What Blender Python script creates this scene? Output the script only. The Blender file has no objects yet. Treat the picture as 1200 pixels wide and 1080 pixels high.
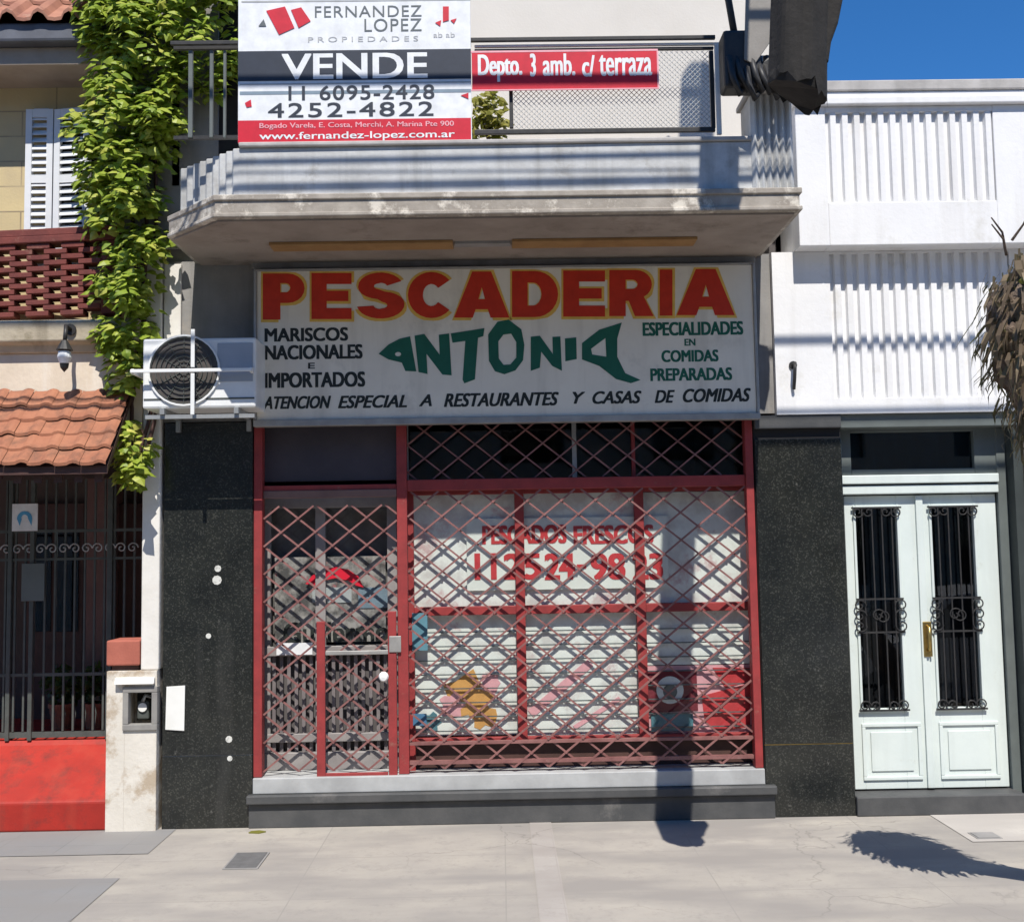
import bpy, bmesh, math, random
from mathutils import Matrix, Vector
random.seed(11)
SC = bpy.context.scene
COL = SC.collection

# ------------------------------------------------------------------ camera
F, CW, CH = 1285.0, 1200.0, 1080.0
CAM = Vector((0.0, -7.56, 1.85))
TILT, YAW, ROLL = math.radians(4.45), math.radians(0.67), math.radians(-0.95)
MC = Matrix.Rotation(-YAW, 4, 'Z') @ Matrix.Rotation(math.pi/2 + TILT, 4, 'X') @ Matrix.Rotation(ROLL, 4, 'Z')
cd = bpy.data.cameras.new('camera')
cam = bpy.data.objects.new('camera', cd)
COL.objects.link(cam)
cam.matrix_world = Matrix.Translation(CAM) @ MC
cd.sensor_fit = 'HORIZONTAL'; cd.sensor_width = 36.0
cd.lens = F/CW*36.0
cd.clip_start = 0.05; cd.clip_end = 2000
SC.camera = cam

# ------------------------------------------------------------------ light
SUN = Vector((0.08, -1.0, 1.55)).normalized()        # towards the sun
w = bpy.data.worlds.new('World'); SC.world = w; w.use_nodes = True
nt = w.node_tree
sky = nt.nodes.new('ShaderNodeTexSky'); sky.sky_type = 'NISHITA'; sky.sun_disc = False
sky.sun_elevation = math.asin(SUN.z)
sky.sun_rotation = math.atan2(SUN.x, SUN.y)
sky.altitude = 1500; sky.air_density = 0.8; sky.dust_density = 0.0; sky.ozone_density = 5.5
hs = nt.nodes.new('ShaderNodeHueSaturation'); hs.inputs['Saturation'].default_value = 1.22; hs.inputs['Value'].default_value = 1.25
nt.links.new(sky.outputs[0], hs.inputs['Color']); nt.links.new(hs.outputs[0], nt.nodes['Background'].inputs[0])
nt.nodes['Background'].inputs[1].default_value = 0.12
sd = bpy.data.lights.new('sun', 'SUN'); sd.energy = 5.0; sd.angle = math.radians(0.3); sd.color = (1.0, 0.95, 0.87)
so = bpy.data.objects.new('sun', sd); COL.objects.link(so)
so.rotation_euler = SUN.to_track_quat('Z', 'Y').to_euler(); so.location = SUN*30
vs = SC.view_settings
vs.view_transform = 'Standard'; vs.look = 'None'; vs.gamma = 1; vs.exposure = 0.27
SC.render.film_transparent = False
SC.cycles.use_denoising = True
SC.cycles.max_bounces = 8
SC.cycles.transparent_max_bounces = 16
SC.cycles.sample_clamp_indirect = 6

# ------------------------------------------------------------------ helpers
def U(px, py, y):
    """point of the plane at depth y seen at a pixel of the 1200x1080 photograph"""
    d = MC.to_3x3() @ Vector((px - CW/2, -(py - CH/2), -F))
    t = (y - CAM.y)/d.y
    return CAM.x + d.x*t, CAM.z + d.z*t
def UX(px, py, y): return U(px, py, y)[0]
def UZ(px, py, y): return U(px, py, y)[1]
def R(px0, py0, px1, py1, y):
    """upright rectangle x0,x1,z0,z1 on plane y through the pixel rectangle"""
    mx, my = (px0+px1)/2, (py0+py1)/2
    return U(px0, my, y)[0], U(px1, my, y)[0], U(mx, py1, y)[1], U(mx, py0, y)[1]

ORIG = {}
class MB:
    def __init__(s): s.v = []; s.f = []
    def add(s, vs, fs):
        n = len(s.v); s.v += [tuple(v) for v in vs]; s.f += [tuple(i+n for i in f) for f in fs]; return s
    def box(s, x0, x1, y0, y1, z0, z1):
        if x0 > x1: x0, x1 = x1, x0
        if y0 > y1: y0, y1 = y1, y0
        if z0 > z1: z0, z1 = z1, z0
        return s.add([(x0,y0,z0),(x1,y0,z0),(x1,y1,z0),(x0,y1,z0),(x0,y0,z1),(x1,y0,z1),(x1,y1,z1),(x0,y1,z1)],
                     [(0,3,2,1),(4,5,6,7),(0,1,5,4),(1,2,6,5),(2,3,7,6),(3,0,4,7)])
    def prism(s, pts, z0, z1):                        # plan polygon, counter-clockwise
        n = len(pts)
        return s.add([(x,y,z0) for x,y in pts] + [(x,y,z1) for x,y in pts],
                     [tuple(range(n-1,-1,-1)), tuple(range(n,2*n))] + [(i,(i+1)%n,n+(i+1)%n,n+i) for i in range(n)])
    def prism_xz(s, pts, y0, y1):                     # elevation polygon
        n = len(pts)
        return s.add([(x,y0,z) for x,z in pts] + [(x,y1,z) for x,z in pts],
                     [tuple(range(n)), tuple(range(2*n-1,n-1,-1))] + [((i+1)%n,i,n+i,n+(i+1)%n) for i in range(n)])
    def prism_yz(s, pts, x0, x1):                     # section polygon swept along x
        n = len(pts)
        return s.add([(x0,y,z) for y,z in pts] + [(x1,y,z) for y,z in pts],
                     [tuple(range(n)), tuple(range(2*n-1,n-1,-1))] + [((i+1)%n,i,n+i,n+(i+1)%n) for i in range(n)])
    def tube(s, pts, r, n=8, caps=True):
        pts = [Vector(p) for p in pts]
        rs = r if isinstance(r, (list, tuple)) else [r]*len(pts)
        rings = []; up = None
        for i, p in enumerate(pts):
            t = (pts[min(i+1, len(pts)-1)] - pts[max(i-1, 0)]).normalized()
            if up is None: up = Vector((0,0,1)) if abs(t.z) < .9 else Vector((0,1,0))
            a = t.cross(up).normalized(); b = a.cross(t).normalized(); up = b
            rings.append([p + (a*math.cos(2*math.pi*k/n) + b*math.sin(2*math.pi*k/n))*rs[i] for k in range(n)])
        base = [q for rg in rings for q in rg]
        fs = [(i*n+k, i*n+(k+1)%n, (i+1)*n+(k+1)%n, (i+1)*n+k) for i in range(len(pts)-1) for k in range(n)]
        if caps: fs += [tuple(range(n-1,-1,-1)), tuple(range((len(pts)-1)*n, len(pts)*n))]
        return s.add(base, fs)
    def bar(s, x0, z0, x1, z1, w, y0, y1):            # flat bar in an elevation plane
        d = Vector((x1-x0, z1-z0)).normalized(); px, pz = -d.y*w/2, d.x*w/2
        return s.prism_xz([(x0-px,z0-pz),(x1-px,z1-pz),(x1+px,z1+pz),(x0+px,z0+pz)], y0, y1)
    def disc(s, x, z, r, y0, y1, n=20):
        return s.prism_xz([(x+r*math.cos(2*math.pi*k/n), z+r*math.sin(2*math.pi*k/n)) for k in range(n)], y0, y1)
    def build(s, name, mat, parent=None, bevel=0, smooth=False):
        o0 = ORIG.get(parent.name) if parent else None
        if o0 is None:
            xs = [v[0] for v in s.v]; ys = [v[1] for v in s.v]; zs = [v[2] for v in s.v]
            o0 = Vector(((min(xs)+max(xs))/2, (min(ys)+max(ys))/2, min(zs)))
        me = bpy.data.meshes.new(name)
        me.from_pydata([(v[0]-o0.x, v[1]-o0.y, v[2]-o0.z) for v in s.v], [], s.f); me.update()
        if mat: me.materials.append(mat)
        o = bpy.data.objects.new(name, me); COL.objects.link(o)
        bm = bmesh.new(); bm.from_mesh(me); bmesh.ops.recalc_face_normals(bm, faces=bm.faces); bm.to_mesh(me); bm.free()
        if smooth:
            for p in me.polygons: p.use_smooth = True
        if parent: o.parent = parent
        else: o.location = o0
        ORIG[o.name] = o0
        if bevel:
            m = o.modifiers.new('edge', 'BEVEL'); m.width = bevel; m.segments = 2; m.limit_method = 'ANGLE'; m.angle_limit = math.radians(50)
        return o

def tag(o, label=None, cat=None, group=None, kind=None):
    if label: o['label'] = label
    if cat: o['category'] = cat
    if group: o['group'] = group
    if kind: o['kind'] = kind
    return o
def thing(name, loc, label, cat, group=None):
    o = bpy.data.objects.new(name, None); COL.objects.link(o); o.location = loc; o.empty_display_size = .2
    ORIG[o.name] = Vector(loc)
    return tag(o, label, cat, group)
def mesh_part(name, me, parent, mat):
    """mesh already in world coordinates -> child of parent"""
    o0 = ORIG[parent.name]; me.transform(Matrix.Translation(-o0))
    me.materials.clear(); me.materials.append(mat)
    o = bpy.data.objects.new(name, me); COL.objects.link(o); o.parent = parent; ORIG[o.name] = o0
    return o

# writing ------------------------------------------------------------------
def curve_mesh(cu):
    ob = bpy.data.objects.new('tmp', cu); COL.objects.link(ob)
    dg = bpy.context.evaluated_depsgraph_get(); dg.update()
    me = bpy.data.meshes.new_from_object(ob.evaluated_get(dg))
    bpy.data.objects.remove(ob); bpy.data.curves.remove(cu)
    return me
def text(body, px, y, parent, mat, name='lettering', bold=0.0, depth=0, shear=0.0, space=1.0, tilt=0.0):
    """text fitted to the pixel rectangle px on plane y (front face towards -y)"""
    cu = bpy.data.curves.new('t', 'FONT'); cu.body = body; cu.shear = shear
    cu.resolution_u = 4; cu.space_character = space
    cu.extrude = 0.0
    me = curve_mesh(cu)
    xs = [v.co.x for v in me.vertices]; ys = [v.co.y for v in me.vertices]
    x0, x1, z0, z1 = R(*px, y); ax, ay = min(xs), min(ys)
    hz = (z1-z0)*bold; hv = hz*.5                       # heavier strokes: shifted copies, each a hair in front of the last
    kx = (x1-x0-2*hz)/(max(xs)-ax); kz = (z1-z0-2*hv)/(max(ys)-ay)
    for v in me.vertices:
        v.co = Vector((x0+hz+(v.co.x-ax)*kx, y, z0+hv+(v.co.y-ay)*kz + tilt*(v.co.x-ax)*kx))
    bm = bmesh.new(); bm.from_mesh(me)
    bmesh.ops.remove_doubles(bm, verts=bm.verts, dist=1e-5)
    if bold:
        src = bm.verts[:] + bm.edges[:] + bm.faces[:]
        for i, (ox, oz) in enumerate(((-1, -1), (1, -1), (-1, 1), (1, 1), (0, 0))):
            if (ox, oz) == (0, 0): continue
            g = bmesh.ops.duplicate(bm, geom=src)['geom']
            for v in g:
                if isinstance(v, bmesh.types.BMVert): v.co += Vector((ox*hz, -.00012*(i+1), oz*hv))
    for f in bm.faces: 
        f.normal_update()
        if f.normal.y > 0: f.normal_flip()
    bm.to_mesh(me); bm.free()
    o = mesh_part(name, me, parent, mat)
    if depth > .0015:
        m = o.modifiers.new('thick', 'SOLIDIFY'); m.thickness = depth; m.offset = 1
    return o
def outline(splines, y, parent, mat, name='lettering', depth=.002):
    """filled outline(s) given in photo pixels on plane y; inner outlines become holes"""
    cu = bpy.data.curves.new('t', 'CURVE'); cu.dimensions = '2D'; cu.fill_mode = 'BOTH'
    for sp in splines:
        c = cu.splines.new('POLY'); c.points.add(len(sp)-1)
        for p, (a, b) in zip(c.points, sp):
            x, z = U(a, b, y); p.co = (x, z, 0, 1)
        c.use_cyclic_u = True
    me = curve_mesh(cu)
    for v in me.vertices: v.co = Vector((v.co.x, y, v.co.y))
    bm = bmesh.new(); bm.from_mesh(me); bmesh.ops.remove_doubles(bm, verts=bm.verts, dist=1e-5)
    for f in bm.faces:
        f.normal_update()
        if f.normal.y > 0: f.normal_flip()
    bm.to_mesh(me); bm.free()
    o = mesh_part(name, me, parent, mat)
    m = o.modifiers.new('thick', 'SOLIDIFY'); m.thickness = depth; m.offset = 1
    return o

# materials ----------------------------------------------------------------
def srgb(r, g, b):
    f = lambda c: c/255/12.92 if c/255 <= .04045 else ((c/255+.055)/1.055)**2.4
    return (f(r), f(g), f(b), 1)
class NT:
    def __init__(s, name):
        s.m = bpy.data.materials.new(name); s.m.use_nodes = True; s.t = s.m.node_tree
        s.b = s.t.nodes['Principled BSDF']; s.out = s.t.nodes['Material Output']
        s.tc = s.t.nodes.new('ShaderNodeTexCoord')
        s.geo = s.t.nodes.new('ShaderNodeNewGeometry')
    def n(s, typ, **k):
        nd = s.t.nodes.new(typ)
        for a, b in k.items(): setattr(nd, a, b)
        return nd
    def link(s, a, b): s.t.links.new(a, b)
    def noise(s, scale, detail=6, rough=.6, stretch=(1,1,1)):
        mp = s.n('ShaderNodeMapping'); mp.inputs['Scale'].default_value = stretch
        s.link(s.geo.outputs['Position'], mp.inputs['Vector'])
        nz = s.n('ShaderNodeTexNoise'); nz.inputs['Scale'].default_value = scale; nz.inputs['Detail'].default_value = detail
        nz.inputs['Roughness'].default_value = rough
        s.link(mp.outputs[0], nz.inputs['Vector']); return nz.outputs['Fac']
    def ramp(s, fac, a, b, ca=(0,0,0,1), cb=(1,1,1,1)):
        r = s.n('ShaderNodeValToRGB'); r.color_ramp.elements[0].position = a; r.color_ramp.elements[1].position = b
        r.color_ramp.elements[0].color = ca; r.color_ramp.elements[1].color = cb
        s.link(fac, r.inputs[0]); return r.outputs[0]
    def mix(s, fac, a, b, mode='MIX'):
        m = s.n('ShaderNodeMix', data_type='RGBA', blend_type=mode)
        for sock, v in ((m.inputs[0], fac), (m.inputs[6], a), (m.inputs[7], b)):
            if hasattr(v, 'is_output') and v.is_output: s.link(v, sock)
            else: sock.default_value = v
        return m.outputs[2]
    def bump(s, h, strength=.3, dist=.01):
        b = s.n('ShaderNodeBump'); b.inputs['Strength'].default_value = strength; b.inputs['Distance'].default_value = dist
        s.link(h, b.inputs['Height']); s.link(b.outputs[0], s.b.inputs['Normal']); return b
def pm(name, c, c2=None, scale=5, rough=.8, bump=.15, bscale=70, metallic=0, streak=None, streak_amt=.5, lo=.35, hi=.7, spec=.4, bdist=.006, dirt=None, dscale=2.2, dlo=.55, dhi=.75):
    """painted / mineral surface: two tones by noise, optional vertical run-off streaks and dirt blotches"""
    k = NT(name)
    col = c
    if c2: col = k.mix(k.ramp(k.noise(scale), lo, hi), c, c2)
    if dirt:
        col = k.mix(k.ramp(k.noise(dscale, 10, .72), dlo, dhi), col, dirt)
    if streak:
        f = k.ramp(k.noise(6, 5, .6, (1, 1, .09)), .5, .78)
        m = k.n('ShaderNodeMath', operation='MULTIPLY'); k.link(f, m.inputs[0]); m.inputs[1].default_value = streak_amt
        col = k.mix(m.outputs[0], col, streak)
    if isinstance(col, tuple): k.b.inputs['Base Color'].default_value = col
    else: k.link(col, k.b.inputs['Base Color'])
    k.b.inputs['Roughness'].default_value = rough; k.b.inputs['Metallic'].default_value = metallic
    k.b.inputs['Specular IOR Level'].default_value = spec
    if bump: k.bump(k.noise(bscale, 5), bump, bdist)
    return k.m
def glass(name, tint=(.9,.93,.92,1), gloss=1.0):
    k = NT(name); k.t.nodes.remove(k.b)
    tr = k.n('ShaderNodeBsdfTransparent'); tr.inputs[0].default_value = tint
    gl = k.n('ShaderNodeBsdfGlossy'); gl.inputs['Roughness'].default_value = .015
    fr = k.n('ShaderNodeFresnel'); fr.inputs[0].default_value = 1.55
    mu = k.n('ShaderNodeMath', operation='MULTIPLY'); mu.inputs[1].default_value = gloss; k.link(fr.outputs[0], mu.inputs[0])
    bf = k.n('ShaderNodeMath', operation='SUBTRACT'); bf.inputs[0].default_value = 1.0; k.link(k.geo.outputs['Backfacing'], bf.inputs[1])
    m2 = k.n('ShaderNodeMath', operation='MULTIPLY'); k.link(mu.outputs[0], m2.inputs[0]); k.link(bf.outputs[0], m2.inputs[1]); mu = m2
    bp = k.n('ShaderNodeBump'); bp.inputs['Strength'].default_value = .05; bp.inputs['Distance'].default_value = .02
    k.link(k.noise(1.6, 1), bp.inputs['Height']); k.link(bp.outputs[0], gl.inputs['Normal'])
    mx = k.n('ShaderNodeMixShader'); k.link(mu.outputs[0], mx.inputs[0]); k.link(tr.outputs[0], mx.inputs[1]); k.link(gl.outputs[0], mx.inputs[2])
    k.link(mx.outputs[0], k.out.inputs[0]); return k.m

M = {}
M['concrete'] = pm('aged_concrete', (.40,.385,.36,1), (.26,.245,.225,1), 3, .9, .4, 45, streak=(.10,.09,.08,1), streak_amt=.5, dirt=(.52,.50,.46,1))
M['parapet'] = pm('weathered_paint', (.60,.61,.61,1), (.42,.42,.41,1), 4, .85, .35, 40, streak=(.16,.15,.13,1), streak_amt=.55, dirt=(.30,.28,.25,1), dscale=3)
M['lip'] = pm('stained_concrete_lip', (.42,.38,.33,1), (.20,.17,.14,1), 5, .9, .5, 30, dirt=(.66,.61,.53,1), dscale=5, dlo=.52, dhi=.62)
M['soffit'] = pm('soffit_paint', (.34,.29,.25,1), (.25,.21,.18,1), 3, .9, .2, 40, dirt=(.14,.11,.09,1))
M['facade_grey'] = pm('facade_grey_render', (.30,.29,.28,1), (.22,.215,.21,1), 3, .9, .3, 50, streak=(.1,.09,.08,1), dirt=(.36,.32,.27,1))
M['cream'] = pm('cream_wall', (.70,.66,.60,1), (.65,.61,.55,1), 2, .9, .15, 60)
M['white_wall'] = pm('white_wall_paint', (.80,.80,.80,1), (.74,.74,.75,1), 2.5, .8, .3, 30, streak=(.50,.48,.44,1), streak_amt=.42, dirt=(.66,.65,.62,1), dscale=3.5, dlo=.56, dhi=.72)
M['coping'] = pm('grey_coping', (.50,.48,.46,1), (.36,.345,.33,1), 5, .9, .3, 40, streak=(.2,.19,.18,1))
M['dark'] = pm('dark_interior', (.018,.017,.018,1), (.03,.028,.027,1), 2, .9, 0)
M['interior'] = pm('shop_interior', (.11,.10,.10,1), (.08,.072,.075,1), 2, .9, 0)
M['soot'] = pm('dark_band', (.05,.052,.055,1), (.075,.075,.08,1), 5, .7, .2)

def granite(name):
    k = NT(name)
    v = k.n('ShaderNodeTexVoronoi'); v.inputs['Scale'].default_value = 130; k.link(k.geo.outputs['Position'], v.inputs['Vector'])
    sep = k.n('ShaderNodeSeparateColor'); k.link(v.outputs['Color'], sep.inputs[0])
    grain = k.ramp(sep.outputs[0], .72, .97, (.017,.019,.018,1), (.048,.050,.046,1))
    big = k.ramp(k.noise(3.5, 6, .65), .35, .75, (.75,.75,.75,1), (1.45,1.4,1.3,1))
    c = k.mix(1.0, grain, big, 'MULTIPLY')
    sp = k.ramp(k.noise(22, 3, .6), .68, .76)
    c = k.mix(sp, c, (.085,.085,.078,1))
    st = k.ramp(k.noise(5, 5, .6, (1,1,.1)), .58, .8)
    m = k.n('ShaderNodeMath', operation='MULTIPLY'); k.link(st, m.inputs[0]); m.inputs[1].default_value = .6
    c = k.mix(m.outputs[0], c, (.055,.055,.052,1))
    k.link(c, k.b.inputs['Base Color'])
    k.link(k.ramp(k.noise(9), .3, .8, (.12,.12,.12,1), (.32,.32,.32,1)), k.b.inputs['Roughness'])
    k.bump(k.noise(120, 3), .05, .003)
    return k.m
M['granite'] = granite('black_granite')
M['step_stone'] = pm('step_stone', (.06,.062,.064,1), (.09,.09,.09,1), 6, .55, .2, 60, dirt=(.2,.19,.18,1), dlo=.6, dhi=.8)
M['marble'] = pm('sill_marble', (.44,.45,.45,1), (.33,.335,.335,1), 5, .5, .1, 60, dirt=(.3,.28,.27,1), dscale=4, dlo=.6, dhi=.75)
def redpaint(name, c, c2, wear):
    return pm(name, c, c2, 9, .55, .2, 60, dirt=wear, dscale=14, dlo=.60, dhi=.74)
M['red_frame'] = redpaint('red_oxide_paint', (.31,.040,.040,1), (.22,.032,.032,1), (.27,.11,.085,1))
M['lattice'] = redpaint('faded_red_bars', (.27,.125,.115,1), (.17,.07,.066,1), (.32,.21,.19,1))
M['white_enamel'] = pm('white_enamel', (.80,.81,.80,1), (.72,.73,.72,1), 6, .4, .05, 50, dirt=(.5,.48,.42,1), dscale=6, dlo=.66, dhi=.8)
M['ac_grey'] = pm('dark_plastic_grille', (.11,.095,.085,1), (.07,.062,.058,1), 6, .5, .05)
M['sheet_white'] = pm('sign_white', (.82,.77,.66,1), (.74,.69,.59,1), 3, .5, .05, 40, streak=(.42,.38,.31,1), streak_amt=.5, dirt=(.52,.48,.41,1), dlo=.56, dhi=.8)
M['alu'] = pm('aluminium_edge', (.42,.41,.39,1), (.3,.29,.28,1), 8, .45, .1, metallic=.4)
def paint(name, c, rough=.5): return pm(name, c, tuple(x*.8 for x in c[:3])+(1,), 12, rough, .03, 40)
M['p_red'] = paint('sign_red', (.60,.035,.012,1)); M['p_yel'] = paint('sign_ochre', (.80,.50,.10,1)); M['p_green'] = paint('sign_green', (.012,.12,.075,1))
M['p_black'] = paint('sign_black', (.02,.025,.022,1))
M['v_white'] = paint('vinyl_white', (.82,.84,.86,1)); M['v_dark'] = paint('vinyl_slate', (.028,.036,.055,1)); M['v_red'] = paint('vinyl_crimson', (.62,.012,.035,1))
M['v_grey'] = paint('vinyl_grey', (.12,.14,.15,1)); M['v_blue'] = paint('vinyl_steel', (.22,.29,.36,1)); M['v_lgrey'] = paint('vinyl_pale_grey', (.45,.46,.47,1)); M['v_pink'] = paint('vinyl_pink', (.85,.42,.47,1))
M['iron'] = pm('black_iron', (.022,.022,.024,1), (.04,.038,.036,1), 20, .5, .1)
M['gate_iron'] = pm('grey_green_iron', (.085,.095,.088,1), (.06,.068,.063,1), 14, .55, .1)
M['paper'] = pm('paper_white', (.80,.80,.77,1), (.72,.72,.69,1), 5, .8, .06, 8)
M['worn_sticker'] = pm('worn_sticker', (.62,.62,.58,1), (.30,.30,.28,1), 40, .8, .1, lo=.5, hi=.7)
M['poster_paper'] = pm('printed_paper', (.84,.83,.81,1), (.66,.62,.61,1), 7, .7, .1, 9, lo=.45, hi=.62, dirt=(.62,.42,.43,1), dscale=4.5, dlo=.56, dhi=.66)
M['print_red'] = paint('print_red', (.62,.05,.06,1), .7)
M['print_blue'] = paint('print_blue', (.06,.17,.30,1), .6); M['print_teal'] = paint('print_teal', (.10,.24,.30,1), .6)
M['print_orange'] = paint('print_orange', (.72,.36,.11,1), .7); M['print_maroon'] = paint('print_maroon', (.20,.02,.035,1), .7)
M['glass'] = glass('window_glass', (.93,.95,.94,1), .8)
M['door_glass'] = glass('dark_door_glass', (.55,.58,.6,1), 1.3)
M['mint'] = pm('pale_mint_paint', (.66,.72,.69,1), (.60,.665,.64,1), 3, .5, .12, 30, streak=(.46,.50,.47,1), streak_amt=.4, dirt=(.50,.52,.47,1), dscale=4, dlo=.60, dhi=.74)
M['grey_trim'] = pm('grey_green_trim', (.13,.15,.145,1), (.10,.115,.112,1), 4, .6, .1)
M['ochre_wood'] = pm('ochre_batten', (.36,.21,.085,1), (.27,.15,.06,1), 8, .7, .2)
M['brass'] = pm('brass', (.62,.44,.16,1), (.45,.31,.1,1), 20, .35, .05, metallic=1)
M['steel'] = pm('galvanised_steel', (.42,.43,.43,1), (.33,.34,.34,1), 12, .5, .05, metallic=.6)

# bricks, tiles, plaster of the neighbour
M['yellow'] = NT('yellow_block_wall')
k = M['yellow']
bt = k.n('ShaderNodeTexBrick'); mp = k.n('ShaderNodeMapping'); mp.inputs['Rotation'].default_value = (math.pi/2, 0, 0)
k.link(k.geo.outputs['Position'], mp.inputs[0]); k.link(mp.outputs[0], bt.inputs['Vector'])
bt.inputs['Color1'].default_value = (.62,.50,.27,1); bt.inputs['Color2'].default_value = (.56,.45,.25,1); bt.inputs['Mortar'].default_value = (.30,.24,.15,1)
bt.inputs['Scale'].default_value = 1; bt.inputs['Brick Width'].default_value = .5; bt.inputs['Row Height'].default_value = .19; bt.inputs['Mortar Size'].default_value = .006
k.link(k.mix(k.ramp(k.noise(4), .4, .8), bt.outputs['Color'], (.50,.40,.24,1)), k.b.inputs['Base Color']); k.b.inputs['Roughness'].default_value = .85; k.bump(k.noise(50), .2)
M['yellow'] = k.m
M['brick'] = pm('dark_red_brick', (.20,.052,.042,1), (.13,.036,.032,1), 9, .85, .4, 60, dirt=(.30,.16,.12,1), dscale=8, dlo=.6, dhi=.75)
M['cornice'] = pm('old_cornice', (.52,.46,.35,1), (.40,.34,.25,1), 4, .95, .6, 30, streak=(.14,.11,.07,1), streak_amt=.75, dirt=(.22,.19,.12,1), dscale=4, dlo=.54, dhi=.7)
M['plaster'] = pm('flaking_plaster', (.72,.62,.50,1), (.60,.50,.39,1), 4, .95, .4, 30, streak=(.80,.76,.70,1), streak_amt=.8)
M['tile'] = pm('terracotta_tile', (.40,.17,.095,1), (.30,.115,.065,1), 5, .85, .4, 50, dirt=(.17,.085,.055,1), dscale=9, dlo=.48, dhi=.72)
M['old_tile'] = pm('old_roof_tile', (.40,.19,.13,1), (.28,.125,.09,1), 7, .9, .4, 50, dirt=(.45,.33,.25,1), dscale=6)
M['fascia'] = pm('slate_fascia', (.13,.14,.17,1), (.09,.095,.115,1), 6, .7, .1)
M['eave'] = pm('eave_plaster', (.42,.35,.29,1), (.33,.27,.22,1), 4, .9, .2)
M['red_floor'] = pm('red_floor_paint', (.40,.026,.016,1), (.31,.021,.014,1), 3.5, .6, .25, 25, dirt=(.17,.028,.022,1), dscale=6, dlo=.50, dhi=.70, streak=(.42,.06,.035,1), streak_amt=.5)
M['wood'] = pm('brown_door_wood', (.085,.042,.035,1), (.055,.028,.024,1), 6, .6, .2, 30)
M['wood2'] = pm('reddish_jamb_wood', (.20,.12,.105,1), (.155,.09,.08,1), 6, .7, .2, 30)
M['white_shutter'] = pm('shutter_white', (.74,.75,.77,1), (.66,.68,.70,1), 8, .6, .05)
M['pier'] = pm('white_pier_paint', (.74,.72,.68,1), (.66,.63,.58,1), 4, .9, .35, 30, streak=(.6,.56,.5,1), streak_amt=.4)
M['pier_base'] = pm('flaking_pier_paint', (.70,.66,.59,1), (.60,.56,.49,1), 4, .95, .5, 30, dirt=(.44,.36,.27,1), dscale=3.2, dlo=.50, dhi=.60)

# pavement
def pavement(name, c1, c2, mortar, bw, rh, rot=0, dirt=(.3,.27,.24,1)):
    k = NT(name)
    mp = k.n('ShaderNodeMapping'); mp.inputs['Rotation'].default_value = (0, 0, rot); k.link(k.geo.outputs['Position'], mp.inputs[0])
    bt = k.n('ShaderNodeTexBrick'); k.link(mp.outputs[0], bt.inputs['Vector'])
    bt.inputs['Color1'].default_value = c1; bt.inputs['Color2'].default_value = c2; bt.inputs['Mortar'].default_value = mortar
    bt.inputs['Scale'].default_value = 1; bt.inputs['Brick Width'].default_value = bw; bt.inputs['Row Height'].default_value = rh
    bt.inputs['Mortar Size'].default_value = .004; bt.offset = 0
    c = k.mix(k.ramp(k.noise(1.1, 8, .7), .4, .75), bt.outputs['Color'], dirt)
    c = k.mix(k.ramp(k.noise(14, 8, .8), .55, .85), c, (.22,.2,.185,1))
    c = k.mix(k.ramp(k.noise(6.5, 12, .82), .52, .72), c, tuple(x*.84 for x in dirt[:3])+(1,))
    c = k.mix(k.ramp(k.noise(.9, 3, .5, (1, 3, 1)), .42, .62), c, tuple(x*.92 for x in dirt[:3])+(1,))
    vo = k.n('ShaderNodeTexVoronoi', feature='DISTANCE_TO_EDGE'); vo.inputs['Scale'].default_value = .8
    nz = k.n('ShaderNodeTexNoise'); nz.inputs['Scale'].default_value = 2.2; nz.inputs['Detail'].default_value = 6; k.link(k.geo.outputs['Position'], nz.inputs['Vector'])
    va = k.n('ShaderNodeVectorMath', operation='SCALE'); va.inputs['Scale'].default_value = .55; k.link(nz.outputs['Color'], va.inputs[0])
    vb_ = k.n('ShaderNodeVectorMath', operation='ADD'); k.link(va.outputs[0], vb_.inputs[0]); k.link(k.geo.outputs['Position'], vb_.inputs[1]); k.link(vb_.outputs[0], vo.inputs['Vector'])
    cr = k.ramp(vo.outputs['Distance'], 0, .006, (1,1,1,1), (0,0,0,1)); gate_ = k.ramp(k.noise(.7, 2), .50, .58)
    mm = k.n('ShaderNodeMath', operation='MULTIPLY'); k.link(cr, mm.inputs[0]); k.link(gate_, mm.inputs[1])
    m3 = k.n('ShaderNodeMath', operation='MULTIPLY'); k.link(mm.outputs[0], m3.inputs[0]); m3.inputs[1].default_value = .4
    c = k.mix(m3.outputs[0], c, (.12,.11,.10,1))
    sp = k.ramp(k.noise(75, 3, .7), .66, .74)
    m = k.n('ShaderNodeMath', operation='MULTIPLY'); k.link(sp, m.inputs[0]); m.inputs[1].default_value = .35
    c = k.mix(m.outputs[0], c, (.2,.18,.165,1))
    k.link(c, k.b.inputs['Base Color']); k.b.inputs['Roughness'].default_value = .92
    k.bump(k.noise(110, 5, .7), .3, .004); return k.m
M['pave'] = pavement('beige_pavement', (.40,.368,.322,1), (.375,.345,.30,1), (.29,.27,.24,1), 1.15, .78, dirt=(.30,.278,.255,1))
M['pave_dark'] = pavement('grey_pavement', (.235,.235,.235,1), (.215,.215,.218,1), (.17,.17,.17,1), .4, .4, dirt=(.25,.24,.23,1))
M['pave_band'] = pavement('worn_pavement_band', (.40,.37,.34,1), (.385,.36,.33,1), (.34,.315,.29,1), .3, .3, dirt=(.34,.31,.285,1))
M['pave_light'] = pavement('pale_pavement', (.50,.47,.43,1), (.48,.45,.41,1), (.36,.33,.3,1), .9, .9, dirt=(.43,.40,.37,1))
M['bounce_road'] = pm('pale_bounce_road', (.19,.17,.145,1), (.155,.14,.12,1), 3, .9, .5, 90)  # unseen road, pale warm tone chosen to bounce sunlight onto the facade
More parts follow.
